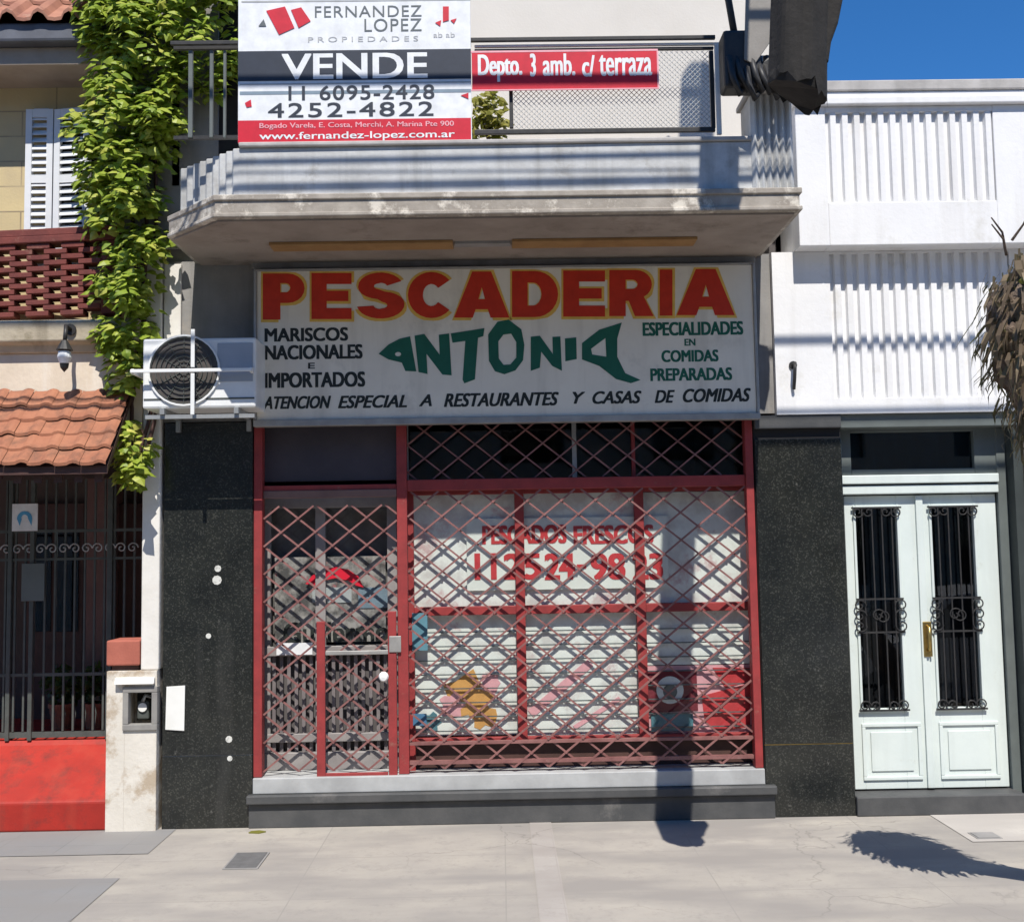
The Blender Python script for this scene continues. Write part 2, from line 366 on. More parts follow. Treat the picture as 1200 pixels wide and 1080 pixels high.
M['kerb'] = pm('kerb_stone', (.3,.29,.28,1), (.22,.215,.21,1), 5, .9, .4, 40)

# ------------------------------------------------------------------ ground
def sheet(name, x0, x1, y0, y1, z, mat, kind='structure'):
    return tag(MB().add([(x0,y0,z),(x1,y0,z),(x1,y1,z),(x0,y1,z)], [(0,1,2,3)]).build(name, mat), kind=kind)
sheet('ground', -300, 300, -300, 300, -.16, M['bounce_road'])
sheet('road', -120, 120, -11.5, -3.62, -.152, M['bounce_road'])
tag(MB().box(-120, 120, -3.5, .6, -.155, 0).build('pavement', M['pave']), kind='structure')
tag(MB().box(-120, 120, -3.64, -3.503, -.157, .004).build('kerb', M['kerb'], bevel=.015), kind='structure')
tag(MB().box(-120, 120, -15, -11.5, -.155, .0).build('pavement_across', M['pave_band']), kind='structure')
sheet('pavement_grey_tiles', -9, -2.2, -.62, -.03, .004, M['pave_dark'])
sheet('pavement_grey_tiles', -9, -2.2, -3.4, -1.12, .004, M['pave_dark'])
sheet('pavement_worn_band', .165, .31, -3.4, -.03, .004, M['pave_band'])
sheet('pavement_pale_patch', 2.86, 4.6, -.72, -.0, .004, M['pave_light'])

# ------------------------------------------------------------------ the shop building
XL, XR = UX(190, 720, 0), UX(1000, 720, 0)
xa0, xa1 = UX(297, 700, 0), UX(889, 700, 0)          # shop opening
z_lint = UZ(590, 489, 0)
z_soff = UZ(560, 252, -1.06)
x_wr = UX(905, 400, 0)
shop = thing('shop_building', (-.5, 0, 0), 'shop with grey balcony above and black granite front around a red gate', 'building')
MB().box(XL, x_wr, .0, .3, z_lint, z_soff+.02).build('wall', M['facade_grey'], shop)
MB().box(-2.35, UX(905, 60, .02), .02, .3, z_soff+.16, 7.4).build('upper_wall', M['cream'], shop)
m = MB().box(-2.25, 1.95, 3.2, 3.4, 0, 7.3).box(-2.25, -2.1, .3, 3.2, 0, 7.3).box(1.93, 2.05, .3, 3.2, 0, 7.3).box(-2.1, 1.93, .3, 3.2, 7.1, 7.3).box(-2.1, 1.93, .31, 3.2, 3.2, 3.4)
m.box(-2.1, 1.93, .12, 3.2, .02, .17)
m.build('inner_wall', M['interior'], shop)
z_gr = UZ(240, 884, 0)
def pilaster(x0, x1, ztop, zg, par):
    MB().box(x0, x1, .0, .3, 0, ztop).build('pilaster', M['dark'], par)
    MB().box(x0+.002, x1-.002, -.022, -.002, 0, zg-.003).build('granite_panel', M['granite'], par, bevel=.003)
    MB().box(x0+.002, x1-.002, -.022, -.002, zg+.003, ztop-.004).build('granite_panel', M['granite'], par, bevel=.003)
    MB().box(x0+.004, x1-.004, -.016, -.001, zg-.0028, zg+.0028).build('joint', M['concrete'], par)
pilaster(UX(192, 720, 0), xa0, z_lint-.004, z_gr, shop)
MB().box(XL+.004, UX(212, 350, -.03), -.03, -.001, UZ(205, 489, -.03), z_soff-.002).build('lit_wall_strip', M['pier'], shop, bevel=.006)  # white strip painting the sunlit wall end up to the balcony shadow
x0, x1, z0, z1 = R(204, 30, 330, 170, .0)
bd = MB().box(x0, x1, -.005, .019, z0-.3, z1+.6).build('balcony_door', M['dark'], shop)
MB().box(x0-.0, x0+.05, -.03, -.006, z0-.3, z1+.6).build('frame', M['wood'], bd)
MB().box(XL-.09, XL+.3, .04, .25, z_soff-.5, z_soff+.6).build('wall_return', M['facade_grey'], shop)
# step in front
st = thing('step', ((xa0+xa1)/2, -.1, 0), 'dark stone step with pale marble sill under the red gate', 'step')
zs0, zs1 = UZ(590, 925, -.04), UZ(590, 905, 0)
MB().box(xa0-.02, xa1+.055, -.045, .12, 0, zs0-.064).build('riser', M['step_stone'], st, bevel=.006)
MB().box(xa0-.03, xa1+.065, -.08, .12, zs0-.06, zs0-.002).build('tread', M['step_stone'], st, bevel=.008)
MB().box(xa0+.004, xa1-.004, -.035, .30, zs0, zs1).build('sill', M['marble'], st, bevel=.006)
z_sill = zs1

# balcony
yb = -1.06
x_l, x_a, x_r = UX(198, 275, -.66), UX(252, 262, yb), UX(938, 245, yb)
z_lip = UZ(560, 226, yb)
z_par = UZ(560, 166, yb)
z_post = UZ(905, 108, yb)
slab = MB().prism([(x_l, -.66), (x_a, yb), (x_r, yb), (x_r, -.002), (x_l, -.002)], z_soff, z_lip).build('balcony', M['lip'], shop, bevel=.012)
for zz0, zz1 in ((z_lip-.03, z_lip+.006), (z_soff+.004, z_soff+.03)):
    MB().prism([(x_l-.012, -.655), (x_a-.006, yb-.013), (x_r+.012, yb-.013), (x_r+.012, -.004), (x_l-.012, -.004)], zz0, zz1).build('bead', M['lip'], slab, bevel=.006)
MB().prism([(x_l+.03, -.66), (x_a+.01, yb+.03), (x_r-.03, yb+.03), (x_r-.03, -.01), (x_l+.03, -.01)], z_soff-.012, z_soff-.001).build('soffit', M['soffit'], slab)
def zig(p, q, n, amp, out):
    """ribbed line from p to q (plan), ribs standing out along out"""
    pts = []
    for i in range(2*n+1):
        t = i/(2*n); a = amp if i % 2 else 0
        pts.append((p[0]+(q[0]-p[0])*t+out[0]*a, p[1]+(q[1]-p[1])*t+out[1]*a))
    return pts
x_b, x_c = UX(280, 200, yb+.05), UX(880, 200, yb+.05)
fl = zig((x_l+.06, -.62), (x_b, yb+.06), 9, .022, (-.6, -.8))
inner = [(x_r-.05, yb+.05), (x_r-.05, yb+.2), (x_b+.05, yb+.2), (x_l+.2, -.58), (x_l+.2, -.05), (x_l+.06, -.05)]
MB().prism(fl + inner, z_lip+.001, z_par).build('parapet', M['parapet'], slab, bevel=.006)
MB().box(x_b, x_r-.07, yb+.035, yb+.22, z_par+.001, z_par+.03).build('parapet_cap', M['coping'], slab, bevel=.008)
x_p0, x_p1 = UX(882, 160, yb), UX(931, 160, yb)
rb = zig((x_p0, yb+.045), (x_p1, yb+.045), 6, .028, (0, -1))
MB().prism(rb + [(x_p1, -.02), (x_p1-.12, -.02), (x_p1-.12, yb+.3), (x_p0, yb+.3)], z_lip+.002, z_post).build('end_post', M['parapet'], slab, bevel=.004)
MB().box(x_p0-.02, x_p1+.01, yb-.01, yb+.34, z_post+.001, z_post+.035).build('post_cap', M['coping'], slab, bevel=.006)
for a, b in ((318, 531), (600, 815)):
    MB().box(UX(a, 287, -.5), UX(b, 287, -.5), -.58, -.42, z_soff-.034, z_soff-.013).build('batten', M['ochre_wood'], slab, bevel=.004)
MB().box(UX(533, 287, -.5), UX(598, 287, -.5), -.54, -.46, z_soff-.03, z_soff-.013).build('lamp_base', M['facade_grey'], slab)
MB().box(UX(295, 306, -.05), UX(885, 306, -.05), -.06, -.001, UZ(590, 311, -.06), UZ(590, 303, -.06)).build('moulding', M['facade_grey'], shop, bevel=.008)

# shop window and shop door behind the gate
yw = .14
zw0, zw1 = UZ(680, 868, yw), UZ(680, 569, yw)
win = MB()
x_w0, x_w1 = UX(480, 700, yw), UX(886, 700, yw)
for px in (480, 610, 751, 886): win.box(UX(px-5.5, 700, yw), UX(px+5.5, 700, yw), yw-.02, yw+.03, zw0-.28 if px in (480, 886) else zw0, zw1)
zm = UZ(680, 713, yw)
for a, b in ((485.5, 604.5), (615.5, 745.5), (756.5, 880.5)):
    win.box(UX(a, 700, yw), UX(b, 700, yw), yw-.018, yw+.028, zm-.03, zm+.03)
    win.box(UX(a, 700, yw), UX(b, 700, yw), yw-.018, yw+.028, zw0-.002, zw0+.04)
    win.box(UX(a, 700, yw), UX(b, 700, yw), yw-.018, yw+.028, zw1-.05, zw1)
sw = win.build('shop_window', M['red_frame'], shop, bevel=.004)
for a, b in ((485.5, 604.5), (615.5, 745.5), (756.5, 880.5)):
    for c, d in ((zw0+.04, zm-.03), (zm+.03, zw1-.05)):
        MB().box(UX(a, 700, yw), UX(b, 700, yw), yw, yw+.006, c, d).build('pane', M['glass'], sw)
MB().box(x_w0, x_w1, yw+.04, yw+.1, z_sill-.05, zw0-.01).build('plinth', M['wood'], shop)
MB().box(xa0+.02, UX(474, 530, .06), .07, .12, UZ(390, 563, .06), UZ(390, 499, .06)).build('fascia_panel', pm('violet_black_panel', (.045,.038,.048,1), (.06,.05,.06,1), 5, .6, .1), shop)
for px in (476, 673): MB().box(UX(px-2.5, 530, .11), UX(px+2.5, 530, .11), .10, .13, UZ(680, 562, .1), z_lint).build('transom_post', M['alu'], shop)
MB().box(UX(742, 530, .11)-.012, UX(742, 530, .11)+.012, .10, .13, UZ(680, 562, .1), z_lint).build('transom_post', M['red_frame'], shop)
MB().box(UX(478, 530, .13), UX(884, 530, .13), .135, .14, UZ(680, 566, .13), z_lint).build('transom_pane', M['glass'], shop)
# shop door
yd = .24
xd0, xd1 = UX(306, 700, yd), UX(466, 700, yd)
m = MB()
zd1, zdm, zd0 = UZ(390, 585, yd), UZ(390, 762, yd), z_sill
for a, b in ((xd0, xd0+.07), (xd1-.07, xd1), (UX(370, 700, yd), UX(382, 700, yd))): m.box(a, b, yd-.02, yd+.03, zd0+.001, zd1)
m.box(xd0, xd1, yd-.025, yd+.035, zd1-.06, zd1+.03); m.box(xd0, xd1, yd-.03, yd+.035, zdm-.03, zdm+.035); m.box(xd0, xd1, yd-.027, yd+.033, zd0+.002, zd0+.12)
m.box(xd0, xd1, yd-.024, yd+.033, UZ(390, 858, yd), UZ(390, 868, yd))
sdoor = m.build('shop_door', pm('dull_aluminium', (.34,.32,.31,1), (.26,.24,.235,1), 7, .5, .1, metallic=.2), shop, bevel=.004)
MB().box(xd0+.05, xd1-.05, yd, yd+.006, zdm, zd1).build('pane', M['glass'], sdoor)
MB().box(xd0+.05, xd1-.05, yd+.09, yd+.1, zdm, zd1).build('haze_sheet', pm('grey_haze_tone', (.20,.175,.175,1), (.10,.09,.09,1), 6, .9, .3, 10), sdoor)  # grey sheet added behind the pane to paint its hazy look
m = MB()
for i in range(16):
    x = xd0+.09+i*(xd1-xd0-.18)/15; m.box(x-.012, x+.012, yd+.004, yd+.02, zd0+.1, zdm-.03)
m.build('louvre', pm('louvre_grey', (.21,.19,.19,1), (.14,.12,.125,1), 7, .6, .1), sdoor)
MB().box(xd0, xd1, yd+.05, yd+.06, zd0, zdm).build('door_backing', M['interior'], sdoor)

# papers and stickers in the window: each a sheet of its own
def sheet_thing(name, px, y, mat, label, cat, group=None, thick=.003):
    x0, x1, z0, z1 = R(*px, y)
    t = thing(name, ((x0+x1)/2, y, z0), label, cat, group)
    MB().box(x0, x1, y, y+thick, z0, z1).build('sheet', mat, t)
    return t
yp = yw+.045
t = sheet_thing('poster', (485, 576, 611, 861), yp, M['poster_paper'], 'white paper sheet with orange splash behind the left window pane', 'poster', 'papers covering the shop window')
for bi, (a, b, r, mt) in enumerate(((548, 815, 26, 'print_orange'), (566, 838, 15, 'print_orange'), (530, 826, 14, 'v_pink'), (575, 800, 12, 'v_pink'), (505, 846, 11, 'print_teal'))):
    x, z = U(a, b, yp); n = 14
    MB().prism_xz([(x+r*.0059*(1+.25*math.sin(i*2.1+a))*math.cos(2*math.pi*i/n), z+r*.0059*(1+.25*math.sin(i*2.1+a))*math.sin(2*math.pi*i/n)) for i in range(n)], yp-.0022-.0005*bi, yp-.001-.0001*bi).build('print_blot', M[mt], t)
t = sheet_thing('poster', (611.6, 576, 752, 861), yp, M['poster_paper'], 'white paper sheet behind the middle window pane, between the two red mullions', 'poster', 'papers covering the shop window')
x0, z0 = U(622, 836, yp); x1, z1 = U(692, 776, yp)
MB().bar(x0, z0, x1, z1, .06, yp-.004, yp-.001).build('diagonal_stripe', M['v_pink'], t)  # pink stripe laid diagonally across the sheet
MB().bar(x0+.3, z0-.1, x1+.2, z1-.25, .03, yp-.004, yp-.001).build('diagonal_stripe', M['v_pink'], t)
t = sheet_thing('poster', (752.6, 576, 886, 778), yp, M['poster_paper'], 'white paper sheet behind the upper right window pane', 'poster', 'papers covering the shop window')
t = sheet_thing('poster', (752.6, 779, 886, 861), yp, M['v_pink'], 'red and pink fish poster at the bottom right of the window', 'poster', 'papers covering the shop window')
for (q, mt) in ((((822, 815), (879, 800), (879, 850), (840, 858), (826, 846)), 'print_red'), (((835, 782), (879, 782), (879, 797), (850, 806)), 'print_red'), (((758, 786), (816, 784), (818, 832), (758, 835)), 'print_maroon')):
    MB().prism_xz([U(a, b, yp) for a, b in q[::-1]], yp-.004, yp-.001).build('print_patch', M[mt], t)
x, z = U(785, 808, yp); MB().disc(x, z, .095, yp-.008, yp-.0045, 24).build('print_ring', M['v_white'], t)
MB().disc(x, z-.01, .05, yp-.011, yp-.0085, 18).build('print_ring', M['v_grey'], t)
MB().box(UX(763, 845, yp), UX(812, 845, yp), yp-.012, yp-.0045, UZ(785, 856, yp), UZ(785, 836, yp)).build('print_label', M['print_teal'], t)
bl = thing('line_set', (UX(680, 770, yp-.02), yp-.02, zw0), 'thin horizontal blind cords across the lower half of the shop window', 'stripe')  # thin grey horizontal lines in front of the sheets
m = MB()
for i in range(8):
    z = UZ(680, 738+i*16.5, yp-.02); m.box(UX(485, 770, yp-.02), UX(884, 770, yp-.02), yp-.024, yp-.018, z-.004, z+.004)
m.build('bands', M['v_grey'], bl)
t = thing('window_banner', (*U(665, 690, yp-.02)[:1], yp-.02, UZ(665, 690, yp-.02)), 'white window banner with red phone number and a red line above it', 'banner')
x0, x1, z0, z1 = R(547, 606, 783, 690, yp-.02)
MB().box(x0, x1, yp-.02, yp-.016, z0, z1).build('sheet', M['paper'], t)
for (b, q) in (('11', (556, 648, 582, 679)), ('25', (590, 648, 634, 679)), ('24', (638, 648, 674, 679)), ('-', (676, 661, 687, 666)), ('98', (692, 648, 733, 679)), ('23', (741, 648, 777, 679))):
    text(b, q, yp-.023, t, M['print_red'], bold=.05)
text('PESCADOS', (565, 615, 664, 637), yp-.023, t, M['print_red'], bold=.05); text('FRESCOS', (672, 615, 766, 637), yp-.023, t, M['print_red'], bold=.05)
sheet_thing('sticker', (483, 718, 501, 762), yw-.03, M['print_teal'], 'teal blue sticker on the window beside the centre gate post', 'sticker')
sheet_thing('sticker', (484, 836, 500, 850), yw-.03, M['print_blue'], 'small blue sticker low on the window beside the centre gate post', 'sticker')
# shop door papers
t = sheet_thing('poster', (322, 652, 452, 752), yd+.012, pm('grey_poster', (.40,.36,.35,1), (.10,.09,.09,1), 9, .7, .1, 12, lo=.42, hi=.6, dirt=(.42,.12,.13,1), dscale=5, dlo=.60, dhi=.66), 'grey poster with red arched emblem behind the shop door glass', 'poster')
arc = [(358, 684), (366, 674), (378, 667), (393, 664), (408, 667), (420, 675), (426, 688), (418, 686), (408, 680), (393, 677), (378, 680), (368, 686)]
outline([arc], yd-.004, t, M['v_red'], 'emblem')
x0, x1, z0, z1 = R(366, 688, 412, 706, yd+.01); MB().box(x0, x1, yd+.006, yd+.0105, z0, z1).build('print_patch', M['v_lgrey'], t)
x0, x1, z0, z1 = R(420, 688, 455, 712, yd+.01); MB().box(x0, x1, yd+.006, yd+.0105, z0, z1).build('print_patch', M['v_blue'], t)
text('Guillermo', (332, 728, 456, 752), yd-.008, t, M['p_black'], bold=.03)
sheet_thing('notice', (324, 753, 366, 767), yd-.04, M['v_white'], 'white card strip across the shop door below the poster', 'notice')

# ------------------------------------------------------------------ red security gate
yg0, yg1 = .015, .05
gate = thing('security_gate', ((xa0+xa1)/2, yg0, z_sill), 'red folding lattice security gate across the shop front', 'gate')
def frame_bar(name, px0, py0, px1, py1, y0=yg0, y1=yg1+.01, par=gate, mat='red_frame'):
    x0, x1, z0, z1 = R(px0, py0, px1, py1, y0)
    return MB().box(x0, x1, y0, y1, z0, z1).build(name, M[mat], par, bevel=.004)
z_top = z_lint-.003
MB().box(xa0+.004, xa0+.062, yg0-.03, yg1+.02, z_sill+.002, z_top).build('jamb', M['red_frame'], gate, bevel=.005)
MB().box(xa1-.062, xa1-.008, yg0-.03, yg1+.02, z_sill+.002, z_top).build('jamb', M['red_frame'], gate, bevel=.005)
xp0, xp1 = UX(466, 700, yg0), UX(478, 700, yg0)
MB().box(xp0, xp1, yg0-.01, yg1+.02, z_sill+.002, z_top).build('post', M['red_frame'], gate, bevel=.004)
zr0, zr1 = UZ(680, 572, yg0), UZ(680, 559, yg0)
MB().box(xp1+.001, xa1-.063, yg0-.005, yg1+.015, zr0, zr1).build('rail', M['red_frame'], gate, bevel=.004)
MB().box(xa0+.063, xp0-.001, yg0+.005, yg1+.015, zr0-.01, zr1-.025).build('rail', M['red_frame'], gate, bevel=.004)
MB().box(xa0+.063, xp0-.001, yg0-.006, yg1, UZ(390, 583, yg0), UZ(390, 574, yg0)).build('rail', M['wood2'], gate, bevel=.004)
def lattice(x0, x1, z0, z1, dx, dz, wd, y0, y1, ph=0.0):
    b = MB(); k = dz/dx
    for sgn in (1, -1):
        ya, yb2 = (y0, y0+(y1-y0)*.46) if sgn > 0 else (y0+(y1-y0)*.54, y1)
        c0 = -int((z1-z0)/dz+ (x1-x0)/dx)-3
        for i in range(c0, -c0+4):
            # line z = z0 + sgn*k*(x-x0) + i*dz + ph
            off = i*dz+ph
            pts = []
            for xx in (x0, x1):
                zz = z0+sgn*k*(xx-x0)+off
                pts.append((xx, zz))
            (ax, az), (bx, bz) = pts
            def cut(ax, az, bx, bz):
                t0, t1 = 0.0, 1.0
                for lo, hi, a, d in ((z0, z1, az, bz-az),):
                    ta, tb = (lo-a)/d, (hi-a)/d
                    if ta > tb: ta, tb = tb, ta
                    t0, t1 = max(t0, ta), min(t1, tb)
                return (t0, t1) if t1-t0 > .02 else None
            c = cut(ax, az, bx, bz)
            if c:
                p = (ax+(bx-ax)*c[0], az+(bz-az)*c[0]); q = (ax+(bx-ax)*c[1], az+(bz-az)*c[1])
                b.bar(p[0], p[1], q[0], q[1], wd, ya, yb2)
    i = 0
    nz = int((z1-z0)/(dz/2))+2; nx = int((x1-x0)/(dx/2))+2
    for r in range(nz):
        for c in range(nx):
            if (r+c) % 2: continue
            x, z = x0+c*dx/2, z0+r*dz/2+ph % dz
            if x0+.01 < x < x1-.01 and z0+.01 < z < z1-.01: b.disc(x, z, wd*.75, y0-.005, y0-.0005, 8)
    return b
lattice(xp1+.002, xa1-.064, z_sill+.03, zr0-.004, .236, .19, .0125, yg0, yg1-.012).build('lattice', M['lattice'], gate)
lattice(xp1+.002, xa1-.064, zr1+.004, z_top-.01, .236, .19, .011, yg0+.03, yg1+.01, .05).build('lattice', M['lattice'], gate)
lattice(xa0+.064, xp0-.002, z_sill+.03, UZ(390, 592, yg0), .236, .19, .0125, yg0+.006, yg1-.006).build('lattice', M['lattice'], gate)
MB().box(xp1+.002, xa1-.064, yg0+.002, yg1, z_sill+.06, z_sill+.085).build('rail', M['lattice'], gate)
MB().box(xp1+.002, xa1-.064, yg0+.002, yg1, z_sill+.19, z_sill+.21).build('rail', M['lattice'], gate)
wk = frame_bar('wicket', 371, 728, 381, 918, yg0-.022, yg0-.002)
frame_bar('wicket_post', 455, 716, 465, 918, yg0-.022, yg0-.002, wk)
frame_bar('wicket_rail', 381.2, 905, 454.8, 918, yg0-.021, yg0-.003, wk)
frame_bar('wicket_rail', 381.2, 762, 454.8, 767, yg0-.019, yg0-.003, wk, 'alu')
x, z = U(450, 792, yg0-.04); m = MB()
prof = [(.0, .0), (.012, 0), (.012, .02), (.030, .03), (.034, .045), (.026, .06), (0, .065)]
for i in range(len(prof)-1):
    for k2 in range(16):
        a0, a1 = 2*math.pi*k2/16, 2*math.pi*(k2+1)/16
        (r0, d0), (r1, d1) = prof[i], prof[i+1]
        m.add([(x+r0*math.cos(a0), yg0-.022-d0, z+r0*math.sin(a0)), (x+r0*math.cos(a1), yg0-.022-d0, z+r0*math.sin(a1)), (x+r1*math.cos(a1), yg0-.022-d1, z+r1*math.sin(a1)), (x+r1*math.cos(a0), yg0-.022-d1, z+r1*math.sin(a0))], [(0,1,2,3)])
m.build('knob', M['white_enamel'], wk, smooth=True)
frame_bar('lock_box', 456, 745, 470, 764, yg0-.03, yg0-.0225, wk, 'alu')

# ------------------------------------------------------------------ shop sign
ys = -.12
x0, x1, z0, z1 = R(301, 314, 884, 488, ys)
sign = thing('shop_sign', ((x0+x1)/2, ys, z0), 'long hand painted fish shop sign with red title and green fish lettering', 'sign')
MB().box(x0, x1, ys, -.065, z0, z1).build('panel', M['sheet_white'], sign, bevel=.004)
m = MB().box(x0-.02, x1+.02, ys-.02, -.062, z0-.045, z0-.001).box(x0-.02, x1+.02, ys-.006, -.062, z1+.001, z1+.014).box(x1+.001, x1+.02, ys-.01, -.062, z0, z1).box(x0-.02, x0-.001, ys-.01, -.062, z0, z1)
m.build('frame', M['alu'], sign, bevel=.003)
MB().box(x0+.05, x1-.05, -.061, -.002, z0+.1, z1-.1).build('backing', M['dark'], sign)
yt = ys-.001
wid = [(308, 357), (365, 412), (418, 474), (478, 531), (532, 597), (600, 654), (660, 709), (714, 766), (773, 788), (793, 861)]
def arc_pts(cx, cy, rx, ry, a0, a1, n=10): return [(cx+rx*math.cos(math.radians(a0+(a1-a0)*i/n)), cy-ry*math.sin(math.radians(a0+(a1-a0)*i/n))) for i in range(n+1)]
def fat(ch):
    """heavy poster capitals in a unit box, y downwards"""
    if ch == 'I': return [[(0,0),(1,0),(1,1),(0,1)]]
    if ch == 'P': return [[(0,0),(.6,0)]+arc_pts(.6,.32,.4,.32,90,-90)+[(.42,.64),(.42,1),(0,1)], [(.42,.21),(.55,.21)]+arc_pts(.55,.31,.11,.10,90,-90,6)+[(.42,.41)]]
    if ch == 'R': return [[(0,0),(.6,0)]+arc_pts(.6,.31,.36,.31,90,-60)+[(1,1),(.58,1),(.44,.67),(.37,.67),(.37,1),(0,1)], [(.37,.21),(.52,.21)]+arc_pts(.52,.31,.12,.10,90,-90,6)+[(.37,.41)]]
    if ch == 'E': return [[(0,0),(1,0),(1,.24),(.38,.24),(.38,.385),(.92,.385),(.92,.61),(.38,.61),(.38,.76),(1,.76),(1,1),(0,1)]]
    if ch == 'D': return [[(0,0),(.5,0)]+arc_pts(.5,.5,.5,.5,90,-90,14)+[(0,1)], [(.34,.25),(.46,.25)]+arc_pts(.46,.5,.18,.25,90,-90,8)+[(.34,.75)]]
    if ch == 'A': return [[(.33,0),(.67,0),(1,1),(.66,1),(.61,.82),(.39,.82),(.34,1),(0,1)], [(.5,.34),(.44,.60),(.56,.60)]]
    if ch == 'C': return [arc_pts(.52,.5,.52,.5,40,320,22)+[(.68,.66)]+arc_pts(.52,.5,.19,.24,-42,-318,16)+[(.68,.34)]]
    return [arc_pts(.5,.30,.47,.30,22,180,10)+arc_pts(.5,.32,.47,.26,180,262,5)+arc_pts(.52,.71,.12,.07,80,-90,6)+arc_pts(.48,.70,.13,.09,-90,-168,4)+arc_pts(.5,.69,.5,.31,190,360,12)+arc_pts(.52,.67,.48,.26,0,82,5)+arc_pts(.47,.30,.11,.065,262,90,6)+arc_pts(.50,.31,.14,.085,90,16,4)]
for i, (ch, (a, b)) in enumerate(zip('PESCADERIA', wid)):
    dy = -5.2*(i/9)
    def put(grow, sx, sy):
        out = []
        for j, sp in enumerate(fat(ch)):
            g = grow if j == 0 else -grow*.35
            cx = sum(p[0] for p in sp)/len(sp); cy = sum(p[1] for p in sp)/len(sp)
            q = []
            for (u, v) in sp:
                X, Y = a+(b-a)*u, 320.5+dy+54*v
                X += g*(1 if u > cx else -1)+sx; Y += g*(1 if v > cy else -1)+sy
                q.append((X, Y))
            out.append(q)
        return out
    outline(put(2.6, .4, .6), yt, sign, M['p_yel'], 'letter_shadow', .0008)
    outline(put(0, 0, 0), yt-.0014, sign, M['p_red'], 'title_letter', .0008)
def c7(*pts): return [(290+x/3.871, 290+y/3.871) for x, y in pts]
def c8(*pts): return [(590+x/3.75, 290+y/3.75) for x, y in pts]
eye = [(466.5+3.6*math.cos(a*math.pi/5), 415+2.6*math.sin(a*math.pi/5)) for a in range(10)]
for sp in ([c7((595,482),(640,440),(690,414),(738,403),(766,562),(716,560),(700,522),(640,508)), eye],
           [c7((758,400),(802,392),(872,486),(868,396),(915,390),(926,580),(884,576),(812,482),(817,574),(776,565))],
           [c7((922,390),(1075,366),(1070,402),(1046,410),(1032,598),(984,616),(976,600),(988,424),(930,432))],
           [[(572,392),(583,377),(596,374.5),(611,386),(614.5,404),(613,422),(604,434),(591,438.5),(580,435),(573,423)], [(584,400),(590,392),(599,391),(605,401),(605,419),(598,427),(590,427.5),(584.5,420)]],
           [c8((120,392),(160,388),(217,468),(215,393),(250,391),(257,542),(214,520),(166,458),(160,528),(120,542))],
           [c8((270,400),(320,395),(322,490),(272,500))],
           [c8((345,420),(420,362),(520,330),(500,400),(500,480),(535,552),(602,582),(560,596),(495,578),(420,520),(345,492)), c8((385,445),(448,398),(452,480),(390,470))]):
    outline(sp, yt, sign, M['p_green'], 'fish_letter', .0015)
for body, q in (('MARISCOS', (310, 384, 408, 400)), ('NACIONALES', (310, 404, 425, 421)), ('E', (361, 425, 369, 432)), ('IMPORTADOS', (310, 436, 428, 454)),
                ('ESPECIALIDADES', (753, 377, 871, 393)), ('EN', (802, 397, 815, 405)), ('COMIDAS', (775, 410, 842, 424)), ('PREPARADAS', (762, 431, 858, 446))):
    text(body, q, yt, sign, M['p_green'] if q[0] > 700 else M['p_black'], bold=.05, depth=.001)
for body, q in (('ATENCION', (308, 464, 388, 479)), ('ESPECIAL', (396, 463, 477, 478)), ('A', (491, 462, 506, 476)), ('RESTAURANTES', (520, 460, 655, 476)), ('Y', (671, 459, 686, 473)), ('CASAS', (694, 458, 752, 473)), ('DE', (767, 457, 791, 472)), ('COMIDAS', (800, 455, 880, 471))):
    text(body, q, yt, sign, M['p_black'], bold=.045, depth=.001, shear=.3)

# ------------------------------------------------------------------ air conditioner
ya = -.40
ax0, ax1, az0, az1 = R(167, 396, 300, 478, ya)
ac = thing('air_conditioner', ((ax0+ax1)/2, ya+.15, az0), 'white air conditioner outdoor unit in a barred cage beside the shop sign', 'air conditioner')
MB().box(ax0, ax1, ya, ya+.30, az0, az1).build('casing', M['white_enamel'], ac, bevel=.015)
fx, fz = U(216, 434, ya); fr = .225
def ring(x, z, r0, r1, y0, y1, n=32):
    b = MB()
    for i in range(n):
        a, c = 2*math.pi*i/n, 2*math.pi*(i+1)/n
        b.prism_xz([(x+r0*math.cos(a), z+r0*math.sin(a)), (x+r1*math.cos(a), z+r1*math.sin(a)), (x+r1*math.cos(c), z+r1*math.sin(c)), (x+r0*math.cos(c), z+r0*math.sin(c))], y0, y1)
    return b
MB().disc(fx, fz, fr, ya-.004, ya-.001, 40).build('fan_opening', M['ac_grey'], ac)
m = MB()
for i in range(7):
    m = ring(fx, fz, fr*(i+1)/7.2-.004, fr*(i+1)/7.2, ya-.016, ya-.010, 28) if i == 0 else m.add(*(lambda r: (r.v, r.f))(ring(fx, fz, fr*(i+1)/7.2-.004, fr*(i+1)/7.2, ya-.016, ya-.010, 28)))
for i in range(12):
    a = math.pi*i/6; m.bar(fx+.03*math.cos(a), fz+.03*math.sin(a), fx+fr*math.cos(a), fz+fr*math.sin(a), .005, ya-.010, ya-.005)
m.build('fan_grille', M['gate_iron'], ac)
ring(fx, fz, fr, fr+.012, ya-.014, ya-.0005).build('fan_ring', M['white_enamel'], ac)
MB().box(UX(255, 420, ya), ax1-.02, ya-.005, ya-.001, UZ(275, 447, ya), UZ(275, 402, ya)).build('shade_patch', pm('bluish_shade_tone', (.36,.40,.46,1), (.30,.34,.4,1), 5, .5, .03), ac, bevel=.003)  # bluish patch painting the shade on the upper right of the casing
MB().box(ax0+.01, ax1-.01, ya-.004, ya-.0005, UZ(235, 467, ya)-.006, UZ(235, 467, ya)+.004).build('seam', M['gate_iron'], ac)
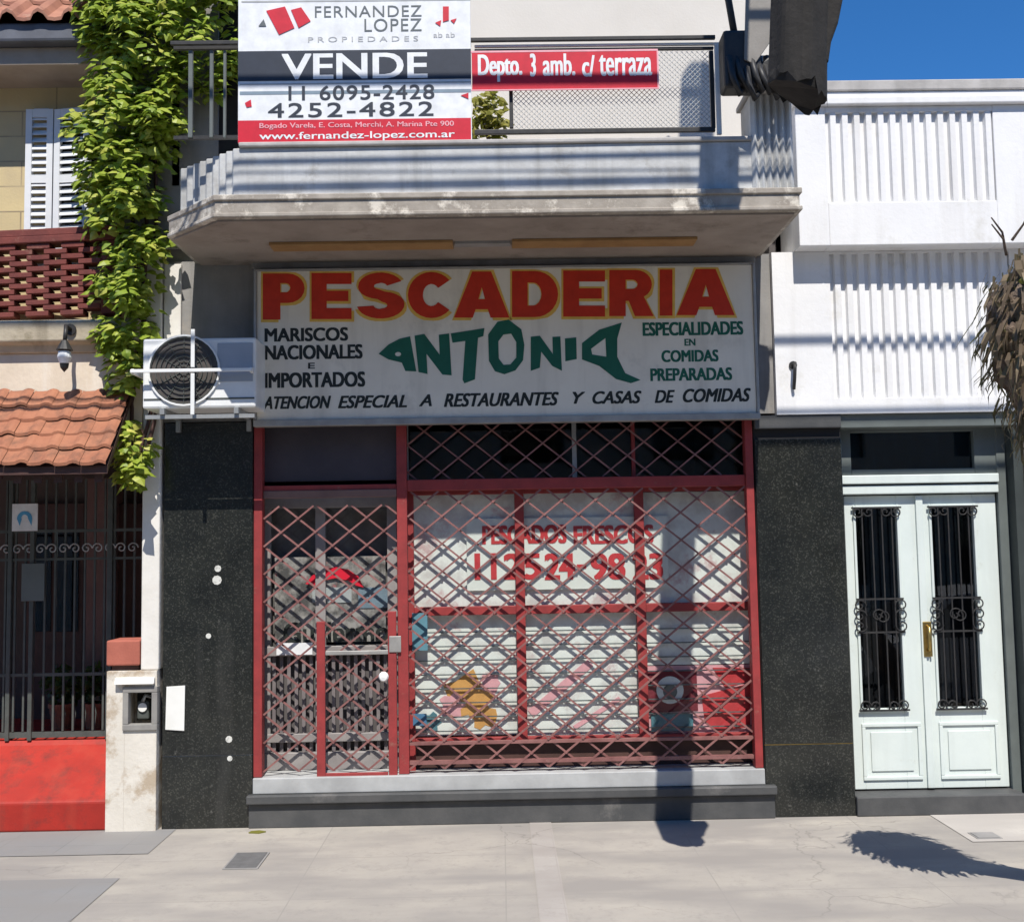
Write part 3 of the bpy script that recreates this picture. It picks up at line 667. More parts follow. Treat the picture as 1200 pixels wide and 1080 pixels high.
m = MB().box(UX(153, 434, ya-.06), ax1-.01, ya-.072, ya-.058, UZ(226, 436, ya-.06), UZ(226, 432, ya-.06)).box(UX(223.8, 434, ya-.06), UX(228.4, 434, ya-.06), ya-.0715, ya-.0585, UZ(226, 486, ya-.06), UZ(226, 437.5, ya-.06)).box(UX(223.8, 434, ya-.06), UX(228.4, 434, ya-.06), ya-.0715, ya-.0585, UZ(226, 430.5, ya-.06), UZ(226, 386, ya-.06))
for pz in (434,):
    m.box(UX(153, pz, ya-.06), UX(153, pz, ya-.06)+.02, ya-.055, -.04, UZ(226, 437, ya-.06), UZ(226, 431, ya-.06))
    m.box(ax1-.03, ax1-.01, ya-.055, ya-.006, UZ(226, 437, ya-.06), UZ(226, 431, ya-.06))
m.build('cage_bar', M['white_enamel'], ac, bevel=.003)
for x in (ax0+.12, ax1-.14):
    MB().box(x, x+.03, ya-.02, -.024, az0-.04, az0-.001).box(x, x+.03, -.06, -.024, az0-.12, az0-.041).build('bracket', M['steel'], ac)
MB().box(ax0+.02, ax1-.01, ya+.0, ya+.03, az0-.068, az0-.042).build('support_rail', M['steel'], ac)

# ------------------------------------------------------------------ for-sale board, banner, railing
yv = -1.0
vx0, vx1, vz0, vz1 = R(279, -14, 552, 166, yv)
fs = thing('sale_board', ((vx0+vx1)/2, yv, vz0), 'white black and red for sale board hung on the balcony', 'sign')
MB().box(vx0, vx1, yv, yv+.02, vz0, vz1).build('panel', M['v_white'], fs, bevel=.002)
def vb(name, px, mat, d=.001): 
    x0, x1, z0, z1 = R(*px, yv); return MB().box(x0, x1, yv-d-.0005, yv-.0005, z0, z1).build(name, M[mat], fs)
vb('band', (279, 59, 552, 94), 'v_dark'); vb('band', (279, 140, 552, 166), 'v_red')
vb('rule', (281, 106, 552, 110), 'v_blue', .0007); vb('rule', (281, 97, 552, 98.5), 'v_lgrey', .0007)
vb('rule', (283, 0, 552, 2), 'v_lgrey')
yl = yv-.0022
text('VENDE', (330, 62.5, 501, 92.5), yl, fs, M['v_white'], bold=.035, depth=.0008)
def serif_caps(word, px, sc):
    """roman capitals: thin upright strokes with feet, as on the agency name"""
    text(word, px, yl, fs, M['v_grey'], bold=.0, depth=.0008, space=1.1)
serif_caps('FERNANDEZ', (369, 7, 494, 20), 1); serif_caps('LOPEZ', (427, 22, 494, 37), 1)
text('P R O P I E D A D E S', (361, 43, 490, 49), yl, fs, M['v_lgrey'], depth=.0008)
outline([[(312, 13), (334, 8), (345, 33), (327, 41)]], yl, fs, M['v_red'], 'logo'); outline([[(341, 12), (353, 9), (364, 25), (350, 33)]], yl, fs, M['v_red'], 'logo')
outline([[(303, 31), (309, 23), (312, 31)]], yl, fs, M['v_grey'], 'logo')
outline([[(519, 8), (526, 8), (526, 24), (519, 26)]], yl, fs, M['v_red'], 'mark'); outline([[(510, 27), (517, 24), (516, 31)]], yl, fs, M['v_red'], 'mark'); outline([[(528, 24), (535, 22), (532, 28)]], yl, fs, M['v_red'], 'mark')
text('ab ab', (508, 38, 533, 44), yl, fs, M['v_lgrey'], depth=.0008)
text('11 6095-2428', (338, 100, 509, 117), yl, fs, M['v_dark'], bold=.02, depth=.0008, space=1.1)
text('4252-4822', (314, 120, 508, 137), yl, fs, M['v_dark'], bold=.02, depth=.0008, space=1.15)
outline([[(287, 121), (294, 117), (295, 125), (289, 126)]], yl, fs, M['v_red'], 'mark'); outline([[(540, 112), (549, 109), (549, 116)]], yl, fs, M['v_red'], 'mark')
text('www.fernandez-lopez.com.ar', (304, 154, 533, 165), yl-.001, fs, M['v_white'], bold=.02, depth=.0008)
text('Bogado Varela, E. Costa, Merchi, A. Marina Pte 900', (304, 143, 532, 151), yl-.001, fs, M['v_pink'], bold=.015, depth=.0008)
text('F L  A L I P  N E G O C', (290, -12, 540, -3), yl, fs, M['v_red'], depth=.0008)
for px in (300, 530):
    x = UX(px, 80, yv); MB().box(x-.012, x+.012, yv+.021, yv+.06, vz0+.3, vz0+.33).build('hook', M['iron'], fs)

yr = -.95
rl = thing('railing', (UX(700, 100, yr), yr, z_par+.03), 'black and white balcony railing with wire mesh infill', 'railing')
m = MB()
def rb_(px0, py0, px1, py1, y=yr, w=.012): 
    x0, x1, z0, z1 = R(px0, py0, px1, py1, y); m.box(x0, x1, y-w, y+w, z0, z1)
rb_(200, 45.5, 838, 50, yr-.03); rb_(556, 57, 836, 60); rb_(556, 151, 838, 156.5); rb_(832, 60.2, 837, 150.8); rb_(596.5, 60.3, 601, 150.7)
m.build('frame', M['iron'], rl, bevel=.003)
m = MB(); rb_(838.5, 50.5, 844, 158, yr-.005); rb_(556, 52, 838, 55, yr-.002, .01)
m.build('outer_frame', M['white_enamel'], rl, bevel=.003)
m = MB()
for a, b in ((221, 226), (246, 250), (262, 265)): rb_(a, 60, b, 162)
m.build('baluster', M['grey_trim'], rl, bevel=.003)
m = MB(); rb_(204, 52, 552, 57, yr+.02); rb_(204, 158, 552, 162, yr+.02); m.build('back_rail', M['iron'], rl)
x0, x1, z0, z1 = R(601.5, 61, 831.5, 150, yr)
m = MB(); s_ = .032; k2 = 1.0
for sgn, yy in ((1, yr-.0035), (-1, yr+.0035)):
    c = -int((z1-z0)/s_)-2
    while True:
        xa = x0+c*s_
        if xa > x1+(z1-z0): break
        pa, pb = (xa, z0), (xa+sgn*(z1-z0), z1)
        t0, t1 = 0, 1
        dx = pb[0]-pa[0]
        ta, tb = (x0-pa[0])/dx, (x1-pa[0])/dx
        if ta > tb: ta, tb = tb, ta
        t0, t1 = max(0, ta), min(1, tb)
        if t1-t0 > .03: m.bar(pa[0]+dx*t0, z0+(z1-z0)*t0, pa[0]+dx*t1, z0+(z1-z0)*t1, .0032, yy-.0015, yy+.0015)
        c += 1
m.build('wire_mesh', M['steel'], rl)

ybn = -1.0
x0, x1, z0, z1 = R(553, 61, 770, 104, ybn)
bn = thing('red_banner', ((x0+x1)/2, ybn, z0), 'narrow red banner with white flat for sale text tied to the railing', 'banner')
MB().box(x0, x1, ybn, ybn+.006, z0, z1).build('cloth', M['v_red'], bn)
m = MB().box(x0-.008, x1+.008, ybn-.001, ybn+.007, z1+.0005, z1+.012).box(x0-.008, x1+.008, ybn-.001, ybn+.007, z0-.008, z0-.0005).box(x1+.0005, x1+.01, ybn-.001, ybn+.007, z0, z1)
m.build('hem', M['v_pink'], bn)
for b, q in (('Depto.', (560, 64, 612, 96)), ('3', (621, 63, 628, 90)), ('amb.', (636, 63, 674, 89)), ("c/", (682, 65, 697, 90)), ('terraza', (702, 64, 764, 89))):
    text(b, q, ybn-.0015, bn, M['v_white'], bold=.025, depth=.001)
m = MB()
for px in (580, 700): 
    x = UX(px, 62, ybn); m.box(x-.008, x+.008, ybn+.008, yr-.045, z1-.02, z1+.0)
m.build('tie', M['iron'], bn)


# ------------------------------------------------------------------ white party pier with the meter box
px_l, px_r = UX(166, 640, -.05), UX(191, 720, -.05)
pier = thing('party_pier', (px_l, 0, 0), 'narrow white pier with flaking base and meter niche left of the black granite', 'pier')
px_r = XL-.006
MB().box(px_l, px_r, -.05, 3.2, UZ(150, 786, -.06)+.002, 3.95).build('shaft', M['pier'], pier, bevel=.01)
zb1 = UZ(150, 786, -.07)
bx0, bx1 = UX(124, 880, -.07), px_r-.004
nx0, nx1, nz0, nz1 = R(146, 806, 183, 853, -.07)
m = MB().box(bx0, nx0, -.07, .4, 0, zb1).box(nx1, bx1, -.07, .4, 0, zb1).box(nx0, nx1, -.069, .4, 0, nz0).box(nx0, nx1, -.069, .4, nz1, zb1).box(nx0, nx1, .14, .4, nz0, nz1)
m.build('base', M['pier_base'], pier, bevel=.006)
m = MB(); f = .028
m.box(nx0-.01, nx1+.01, -.085, -.02, nz1-f, nz1+.012).box(nx0-.01, nx1+.01, -.085, -.02, nz0-.012, nz0+f).box(nx0-.01, nx0+f, -.084, -.02, nz0+f, nz1-f).box(nx1-f, nx1+.01, -.084, -.02, nz0+f, nz1-f)
mbx = m.build('meter_box', pm('grey_box_frame', (.30,.29,.27,1), (.22,.21,.20,1), 8, .7, .2), pier, bevel=.004)
MB().box(nx0+f, nx1-f, .10, .13, nz0+f, nz1-f).build('niche_back', M['dark'], mbx)
MB().box(nx0+.06, nx0+.14, .0, .09, nz0+.05, nz0+.17).build('meter', M['gate_iron'], mbx, bevel=.008)
MB().tube([(nx0+.10, -.002, nz0+.17), (nx0+.12, -.01, nz0+.21), (nx0+.17, .02, nz0+.19), (nx0+.17, .05, nz0+.05)], .014, 8).build('pipe', M['steel'], mbx, smooth=True)
MB().disc(nx0+.10, nz0+.13, .03, -.012, -.001, 16).build('dial', M['paper'], mbx)
MB().prism_yz([(-.11, nz1+.03), (-.0705, nz1+.03), (-.0705, nz1+.075), (-.09, nz1+.075)], nx0-.06, bx1-.01).build('hood', M['pier'], pier, bevel=.004)
tx0, tx1, tz0, tz1 = R(125, 750, 163, 785, -.05)
pl = thing('brick_planter', ((tx0+tx1)/2, .1, tz0), 'terracotta coloured planter box on top of the white pier base', 'planter')
MB().box(tx0, px_l-.004, -.06, .2, zb1+.035, tz1).build('trough', pm('terracotta_box', (.42,.13,.09,1), (.34,.10,.07,1), 7, .85, .3), pl, bevel=.01)
MB().box(tx0+.03, px_l-.02, -.03, .17, zb1+.002, zb1+.034).build('foot', M['wood'], pl)
x0, x1, z0, z1 = R(194, 803, 216, 856, -.03)
nt_ = thing('paper_notice', ((x0+x1)/2, -.03, z0), 'white paper notice taped on black granite beside the meter niche', 'notice')
MB().prism_xz([(x0, z0+.01), (x1, z0), (x1+.004, z1), (x0+.006, z1-.006)], -.032, -.0275).build('sheet', M['paper'], nt_)
for (a, b, r, lab) in ((255, 666, 5, 'upper round white sticker on the black granite'), (254, 679.5, 7, 'larger round white sticker just under the small one on the granite'), (268, 866, 5, 'white sticker low on the left granite near the joint'), (269, 888.5, 4, 'white dot sticker just under the granite joint'), (244, 745, 4, 'lone white dot sticker in the middle of the left granite')):
    x, z = U(a, b, -.03)
    tag(MB().disc(x, z, r*.0046, -.0245, -.0225, 9).build('round_sticker', M['worn_sticker']), lab, 'sticker', 'white dots stuck on the black granite')

# ------------------------------------------------------------------ house on the left
lh = thing('left_house', (-3.6, 1, 0), 'yellow house with brick lattice balcony, tiled awning and red entrance steps', 'house')
lxr = px_l-.004                                             # party line
def shear_y(m, x0, k):
    m.v = [(v[0], v[1]+max(0, x0-v[0])*k, v[2]) for v in m.v]; return m
yu = .40
MB().box(-7, lxr, yu, yu+.25, UZ(60, 400, yu), 7.2).build('upper_wall', M['yellow'], lh)
# balcony floor behind the lattice, lattice bricks
yl_ = -.12
bz0, bz1 = UZ(60, 368, yl_), UZ(60, 282, yl_)
bxr = UX(128, 320, yl_)
m = MB(); ch_, nco = (bz1-bz0)/13, 13
for r in range(nco):
    o_ = 0 if r % 2 else .125
    x = bxr-.06-o_
    while x > -5.2:
        m.box(x-.165, x, yl_, yl_+.11, bz0+r*ch_+.002, bz0+(r+1)*ch_-.003); x -= .25
brick = shear_y(m, bxr, .12).build('brick_lattice', M['brick'], lh, bevel=.004)
m = MB().box(-5.2, bxr+.05, yl_-.02, yl_+.14, bz1+.002, bz1+.05).box(-5.2, bxr+.05, yl_-.005, yl_+.125, bz1+.052, bz1+.105)
shear_y(m, bxr, .12).build('brick_coping', M['brick'], lh, bevel=.006)
shear_y(MB().box(bxr-.058, bxr+.05, yl_+.001, yl_+.11, bz0, bz1), bxr, .12).build('brick_pillar', M['brick'], lh, bevel=.004)
cz0, cz1 = UZ(60, 411, -.16), UZ(60, 374, -.16)
m = MB().prism_yz([(.3, cz0), (-.08, cz0), (-.10, cz0+.05), (-.15, cz0+.07), (-.16, cz1-.02), (-.14, cz1), (.3, cz1)], -6, lxr)
m.build('cornice', M['cornice'], lh, bevel=.01)
MB().box(-6, lxr, -.06, .25, UZ(60, 462, -.06)-.25, cz0-.002).build('front_wall', M['plaster'], lh)
MB().box(-6, lxr, .26, yu+.24, cz0+.05, cz1-.02).build('balcony_floor', M['eave'], lh)
# tiled awning
tzb, tzf, tyb, tyf = UZ(60, 459, -.07), UZ(60, 543, -.52), -.065, -.52
m = MB(); rows, tw = 5, .165
x_end = UX(134, 520, -.4)
nn = 8
for r in range(rows):
    t0, t1 = r/rows, (r+1)/rows+.05
    ya_, za_ = tyb+(tyf-tyb)*t0, tzb+(tzf-tzb)*t0
    yb_, zb_ = tyb+(tyf-tyb)*min(t1, 1.04), tzb+(tzf-tzb)*min(t1, 1.04)
    nt2 = int((x_end+6)/tw)
    for c in range(nt2):
        xr = x_end-c*tw-.003*((c*7+r*3) % 3); j = .006*math.sin(c*5.3+r*2.9)
        top, bot = [], []
        prof = [(0, .010), (.12, .020), (.25, .023), (.38, .018), (.5, .009), (.75, .006), (.9, .006), (1, .010)]
        vs_ = []
        for (u, h) in prof: vs_.append((xr-tw*u, ya_-h*.4, za_+h+j))
        for (u, h) in prof: vs_.append((xr-tw*u, yb_-h*.5-.012, zb_+h+.022+j))
        for (u, h) in prof: vs_.append((xr-tw*u, yb_-h*.5-.010, zb_+h+.002+j))
        k2 = len(prof)
        m.add(vs_, [(i, i+1, k2+i+1, k2+i) for i in range(k2-1)]+[(k2+i, k2+i+1, 2*k2+i+1, 2*k2+i) for i in range(k2-1)])
m.build('tiled_awning', M['tile'], lh)
MB().add([(-6,tyb,tzb-.02),(x_end,tyb,tzb-.02),(x_end,tyf,tzf-.02),(-6,tyf,tzf-.02),(-6,tyb,tzb-.07),(x_end,tyb,tzb-.07),(x_end,tyf,tzf-.07),(-6,tyf,tzf-.07)], [(0,1,2,3),(7,6,5,4),(0,3,7,4),(1,5,6,2),(3,2,6,7),(0,4,5,1)]).build('awning_board', M['wood'], lh)
m = MB()
for i in range(26):
    x = x_end-.1-i*.13; m.add([(x,tyb,tzb-.075),(x+.05,tyb,tzb-.075),(x+.05,tyf+.05,tzf-.065),(x,tyf+.05,tzf-.065),(x,tyb,tzb-.14),(x+.05,tyb,tzb-.14),(x+.05,tyf+.05,tzf-.12),(x,tyf+.05,tzf-.12)], [(0,1,2,3),(7,6,5,4),(0,3,7,4),(1,5,6,2),(3,2,6,7),(0,4,5,1)])
m.build('rafters', M['wood'], lh)
# porch
zf = UZ(60, 866, .5)
pw = 1.55
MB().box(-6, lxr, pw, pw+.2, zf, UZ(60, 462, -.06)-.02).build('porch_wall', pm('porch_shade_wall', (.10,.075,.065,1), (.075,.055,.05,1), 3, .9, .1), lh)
MB().box(-6, lxr, .0, pw, UZ(60, 462, -.06)-.24, UZ(60, 462, -.06)-.02).build('porch_ceiling', M['eave'], lh)
m = MB().prism_yz([(-.02, 0), (-.02, .19), (.0, .205), (.44, zf-.03), (.47, zf), (.8+pw, zf), (.8+pw, 0)], -6, bx0-.003)
m.build('entrance_steps', M['red_floor'], lh, bevel=.012)
def lp(name, px, y, d, mat, par=lh, bv=.004):
    x0, x1, z0, z1 = R(*px, y); return MB().box(x0, x1, y, y+d, z0, z1).build(name, mat, par, bevel=bv)
lp('door_jamb', (98, 560, 128, 806), 1.2, .3, M['wood2'])
lp('jamb_base', (96, 806, 126, 846), 1.15, .35, M['pier'])
dr = lp('door', (30, 590, 97, 850), 1.48, .05, M['wood'])
for px in ((36, 620, 60, 740), (66, 620, 92, 740)): lp('door_pane', px, 1.465, .012, M['door_glass'], dr)
lp('side_door', (132, 590, 170, 850), 1.40, .06, M['wood'])
# shutters
yq = .31
def shutter(px0, px1, pt, pb, name, ang=0):
    x0, x1, z0, z1 = R(px0, pt, px1, pb, yq); m = MB(); wd = x1-x0
    m.box(0, .045, 0, .04, 0, z1-z0).box(wd-.045, wd, 0, .04, 0, z1-z0)
    for zz in (0, (z1-z0)*.5-.03, z1-z0-.06): m.box(.0455, wd-.0455, .001, .039, zz, zz+.06)
    n = int((z1-z0)/.055)
    for i in range(n):
        z = .03+i*.055; m.add([(.0455,.004,z),(wd-.0455,.004,z),(wd-.0455,.036,z+.04),(.0455,.036,z+.04),(.0455,.004,z+.008),(wd-.0455,.004,z+.008),(wd-.0455,.036,z+.048),(.0455,.036,z+.048)], [(0,3,2,1),(4,5,6,7),(0,1,5,4),(2,3,7,6),(0,4,7,3),(1,2,6,5)])
    c, s2 = math.cos(ang), math.sin(ang)
    m.v = [(x0+v[0]*c+v[1]*s2, yq-v[0]*s2+v[1]*c, z0+v[2]) for v in m.v]
    return m.build(name, M['white_shutter'], lh)
shutter(29, 61, 128, 292, 'shutter'); shutter(62.5, 106, 128, 292, 'shutter', .12)
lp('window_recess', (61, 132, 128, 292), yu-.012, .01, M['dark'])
# eave
ye = -.02
ez0, ez1, ez2 = UZ(50, 74, ye), UZ(50, 53, ye), UZ(50, 31, ye)
MB().box(-6, lxr, ye+.03, yu+.2, ez0, ez1).build('eave_soffit', M['eave'], lh, bevel=.008)
MB().box(-6, lxr, ye-.06, yu+.2, ez1+.002, ez2).build('gutter', M['fascia'], lh, bevel=.02)
m = MB()
for r in range(7):
    for c in range(14):
        xr = lxr-.02-c*.215; ya_, za_ = ye-.08+r*.26, ez2+.01+r*.25
        prof = [(0, .0), (.12, .035), (.28, .05), (.44, .035), (.56, .0), (.78, -.006), (1, .0)]
        vs_ = [(xr-.215*u, ya_-h*.5-.02, za_+h+.012) for u, h in prof]+[(xr-.215*u, ya_+.29-h*.5, za_+.27+h) for u, h in prof]+[(xr-.215*u, ya_-h*.5-.018, za_+h-.012) for u, h in prof]
        k2 = len(prof); m.add(vs_, [(i, i+1, k2+i+1, k2+i) for i in range(k2-1)]+[(i, i+1, 2*k2+i+1, 2*k2+i) for i in range(k2-1)])
m.build('tiled_roof', M['old_tile'], lh)
MB().add([(-6,ye,ez2),(lxr,ye,ez2),(lxr,ye+1.9,ez2+1.78),(-6,ye+1.9,ez2+1.78),(lxr,ye+1.9,ez2),(-6,ye+1.9,ez2)], [(0,1,2,3),(0,3,5),(1,4,2),(2,4,5,3),(0,5,4,1)]).build('roof_core', M['wood'], lh)

# wall lamp on the cornice
x, z = U(80, 385, -.2)
wl = thing('wall_lamp', (x, -.17, z), 'small dark lantern on a bracket at the mossy cornice of the yellow house', 'lamp')
MB().tube([(x, -.155, z), (x, -.24, z+.01), (x+.01, -.27, z-.04), (x+.005, -.27, z-.1)], .014, 8).build('bracket', M['iron'], wl, smooth=True)
MB().disc(x, z, .04, -.17, -.158, 12).build('wall_plate', M['iron'], wl)
def lathe(prof, x, y, n=14):
    b = MB()
    for i in range(len(prof)-1):
        (r0, z0), (r1, z1) = prof[i], prof[i+1]
        for k2 in range(n):
            a, c = 2*math.pi*k2/n, 2*math.pi*(k2+1)/n
            b.add([(x+r0*math.cos(a), y+r0*math.sin(a), z0), (x+r0*math.cos(c), y+r0*math.sin(c), z0), (x+r1*math.cos(c), y+r1*math.sin(c), z1), (x+r1*math.cos(a), y+r1*math.sin(a), z1)], [(0,1,2,3)])
    return b
lathe([(.0, z-.09), (.02, z-.095), (.055, z-.16), (.05, z-.165), (0, z-.165)], x+.005, -.27).build('shade', M['iron'], wl)
lathe([(.0, z-.166), (.04, z-.17), (.045, z-.21), (.03, z-.25), (0, z-.26)], x+.005, -.27).build('globe', M['v_white'], wl, smooth=True)
lathe([(.03, z-.251), (.025, z-.28), (0, z-.31)], x+.005, -.27).build('finial', M['iron'], wl)

# iron gate at the porch
yi = .47
gz0 = zf+.02; gz1 = UZ(60, 562, yi)
ig = thing('iron_gate', (UX(60, 700, yi), yi, zf), 'grey green iron bar gate standing on the red entrance steps', 'gate')
def gx(px): return UX(px, 700, yi)
gp = [(-30, .014), (12, .03), (38, .03), (129, .038), (168, .014)]
m = MB()
px = -40
while px < 168:
    if all(abs(px-q) > 4 for q, _ in gp): m.box(gx(px)-.007, gx(px)+.007, yi-.007, yi+.007, gz0+.045, gz1)
    px += 11.6
m.build('bars', M['gate_iron'], ig)
for q, wd in gp[1:4]: MB().box(gx(q)-wd/2, gx(q)+wd/2, yi-.022, yi+.022, zf+.001, gz1).build('gate_post', M['gate_iron'], ig, bevel=.003)
m = MB()
for py, hh in ((622, .022), (655, .018), (790, .022)):
    z = UZ(60, py, yi); m.box(-5, lxr-.01, yi-.0085, yi+.0085, z-hh/2, z+hh/2)
m.box(-5, lxr-.01, yi-.0085, yi+.0085, gz0, gz0+.04)
m.build('rails', M['gate_iron'], ig)
m = MB()
zc = UZ(60, 643, yi)
for i in range(14):
    xc = gx(-20+i*13.5)
    pts = []
    for j in range(15):
        a = j/14*math.pi*2.6; r = .006+.036*(1-j/14); sg = 1 if i % 2 else -1
        pts.append((xc+sg*r*math.cos(a), yi-.012, zc+r*math.sin(a)))
    m.tube(pts, .006, 5)
m.build('scrolls', M['steel'], ig, smooth=True)
lower = MB()
z1_, z2_ = UZ(150, 812, yi), UZ(150, 850, yi)
for i in range(9):
    x = gx(62+i*12); lower.tube([(x, yi+.03, gz0+.02), (x+.015, yi+.03, gz0+.16), (x-.012, yi+.03, gz0+.3)], .005, 5)
lower.build('lower_rods', M['gate_iron'], ig)
def plate(name, px, y, label, mats, cat='sign'):
    x0, x1, z0, z1 = R(*px, y); t = thing(name, ((x0+x1)/2, y, z0), label, cat)
    MB().box(x0, x1, y, y+.008, z0, z1).build('plate', M[mats], t, bevel=.002); return t, x0, x1, z0, z1
t, x0, x1, z0, z1 = plate('gate_sign', (14, 590, 44, 622), yi-.035, 'small square white and blue sign high on the iron gate', 'v_white')
xc, zc = (x0+x1)/2, (z0+z1)/2
m = MB().prism_xz([(xc+.055*math.cos(a*math.pi/10), zc-.01+.055*math.sin(a*math.pi/10)) for a in range(11)]+[(xc-.035, zc-.06), (xc-.02, zc-.01)]+[(xc+.025*math.cos(math.pi-a*math.pi/10), zc-.01+.03*math.sin(math.pi-a*math.pi/10)) for a in range(11)]+[(xc+.05, zc-.06)], yi-.038, yi-.0355)
m.build('emblem', paint('light_blue', (.10,.38,.66,1)), t)
plate('gate_plate', (25, 660, 52, 704), yi-.035, 'plain grey green plate fixed on the iron gate below the scrolls', 'grey_trim', 'plate')

# potted plants on the porch
def leaf_clump(cx, cy, cz, rx, ry, rz, n, size, up=.3):
    b = MB()
    for i in range(n):
        a, u, q = random.random()*6.283, random.random()*2-1, random.random()**.4
        s_ = math.sqrt(1-u*u); p = Vector((cx+rx*q*s_*math.cos(a), cy+ry*q*s_*math.sin(a), cz+rz*q*u))
        leaf(b, p, size*(.7+.6*random.random()), Vector((random.uniform(-1,1), random.uniform(-1,.4)-.3, random.uniform(-.3,1)+up)))
    return b
def leaf(b, p, s, nrm):
    nrm = nrm.normalized(); t = nrm.cross(Vector((random.uniform(-1,1), random.uniform(-1,1), random.uniform(-.2,.2)))).normalized(); d = nrm.cross(t)
    if d.z > 0: d = -d
    t = d.cross(nrm)
    fold = .12*s
    P = [p-d*s*.08, p+t*s*.42+d*s*.10-nrm*fold, p+t*s*.36+d*s*.42-nrm*fold*.8, p+d*s*.95-nrm*fold*1.2, p-t*s*.36+d*s*.42-nrm*fold*.8, p-t*s*.42+d*s*.10-nrm*fold, p+d*s*.35+nrm*fold*.5]
    b.add(P, [(0,1,6),(1,2,6),(2,3,6),(3,4,6),(4,5,6),(5,0,6)])
def foliage(name, dark, mid, light, sc=3.0):
    k = NT(name)
    oi = k.n('ShaderNodeNewGeometry')
    r = k.n('ShaderNodeValToRGB'); e = r.color_ramp.elements
    e[0].position = 0; e[0].color = dark; e[1].position = 1; e[1].color = light
    q = e.new(.55); q.color = mid
    k.link(oi.outputs['Random Per Island'], r.inputs[0])
    c = k.mix(k.ramp(k.noise(sc, 3), .35, .65), r.outputs[0], mid)
    k.link(c, k.b.inputs['Base Color']); k.b.inputs['Roughness'].default_value = .45; k.b.inputs['Specular IOR Level'].default_value = .35
    tl = k.n('ShaderNodeBsdfTranslucent'); k.link(k.mix(.5, c, (.18,.28,.02,1)), tl.inputs[0])
    mx = k.n('ShaderNodeMixShader'); mx.inputs[0].default_value = .35
    k.link(k.b.outputs[0], mx.inputs[1]); k.link(tl.outputs[0], mx.inputs[2]); k.link(mx.outputs[0], k.out.inputs[0])
    return k.m
M['ivy'] = foliage('ivy_leaf', (.13,.23,.025,1), (.33,.42,.05,1), (.66,.62,.15,1))
M['pot_leaf'] = foliage('pot_plant_leaf', (.03,.05,.015,1), (.05,.08,.02,1), (.09,.12,.03,1))
M['dry_leaf'] = foliage('yellow_leaf', (.16,.17,.03,1), (.26,.25,.05,1), (.36,.33,.08,1))
for (px, py, lab) in ((72, 836, 'dark leafy pot plant by the porch door jamb'), (112, 845, 'dark red pot plant beside the white jamb base')):
    x, z = U(px, py+24, 1.0)
    pp = thing('potted_plant', (x, 1.0, zf), lab, 'potted plant', 'pot plants on the red porch')
    lathe([(0, zf), (.07, zf), (.09, zf+.16), (.1, zf+.16), (.1, zf+.19), (.08, zf+.19), (.07, zf+.15), (0, zf+.15)], x, 1.0).build('pot', M['tile'], pp)
    leaf_clump(x, 1.0, zf+.33, .14, .12, .17, 130, .06).build('leaves', M['pot_leaf'], pp)

# ------------------------------------------------------------------ ivy
ivy = thing('ivy', (-2.5, -.05, 0), 'thick green ivy climbing the party wall between the two houses', 'ivy')
poly = [(92,-60),(288,-60),(288,62),(272,92),(256,112),(240,108),(226,100),(222,150),(206,172),(198,250),(196,290),(180,345),(182,378),(168,402),(168,470),(174,500),(178,545),(165,576),(144,565),(128,520),(134,440),(118,390),(112,350),(118,300),(106,262),(98,215),(88,180),(84,140),(96,110),(112,66),(92,20)]
def inside(p, poly):
    x, y = p; c = False; j = len(poly)-1
    for i in range(len(poly)):
        (xi, yi_), (xj, yj) = poly[i], poly[j]
        if (yi_ > y) != (yj > y) and x < (xj-xi)*(y-yi_)/(yj-yi_)+xi: c = not c
        j = i
    return c
def edge_d(p, poly):
    best = 1e9
    for i in range(len(poly)):
        a, b2 = Vector(poly[i]), Vector(poly[(i+1) % len(poly)]); q = Vector(p); ab = b2-a
        t = max(0, min(1, (q-a).dot(ab)/ab.length_squared)); best = min(best, (a+ab*t-q).length)
    return best
clumps = []
while len(clumps) < 150:
    p = (random.uniform(78, 292), random.uniform(-60, 575))
    if inside(p, poly): clumps.append((p, random.uniform(15, 32), random.random()))
b = MB(); cnt = 0
while cnt < 7000:
    (cx, cy), r, dd = random.choice(clumps)
    a, q = random.random()*6.283, random.random()**.5
    p = (cx+math.cos(a)*r*q, cy+math.sin(a)*r*q*.8)
    ed = edge_d(p, poly); ins = inside(p, poly)
    if not ins and ed > 9: continue
    thick = (.10+.30*min(1, ed/45))*(.5+.5*dd) if ins else .05
    bulge = math.sqrt(max(0, 1-q*q))
    y = -.12-thick*(.45+.75*bulge)+random.uniform(-.05, .05)+random.random()**2*.25
    x, z = U(p[0], p[1], y)
    n = Vector((math.cos(a)*q*.8+random.uniform(-.5,.5), -.55+random.uniform(-.4,.4), 1.0-math.sin(a)*q*.6+random.uniform(-.6,.3)))
    leaf(b, Vector((x, y, z)), random.choice((.035,.05,.06,.07,.08,.095))*random.uniform(.85,1.15), n); cnt += 1
b.build('leaves', M['ivy'], ivy)
m = MB()
for s0 in ((176, 560), (160, 560), (170, 540)):
    pts = []; px, py = s0
    while py > -60:
        x, z = U(px+8*math.sin(py*.03+s0[0]), py, -.085); pts.append((x, -.085-.03*math.sin(py*.05), z)); py -= 22
        px += (165-px)*.05 if py > 300 else random.uniform(-5, 8)
    m.tube(pts, .014, 6)
m.build('stems', M['wood'], ivy, smooth=True)
MB().box(px_l-.32, px_l+.5, -.03, .0, 3.96, 7.2).build('climbed_wall', M['facade_grey'], pier)
x, z = U(572, 158, -.55)
pp = thing('potted_plant', (x, -.55, z_lip), 'yellow green shrub behind the railing beside the for sale board', 'plant')
leaf_clump(x, -.55, UZ(572, 140, -.55), .13, .1, .2, 220, .06).build('leaves', M['dry_leaf'], pp)
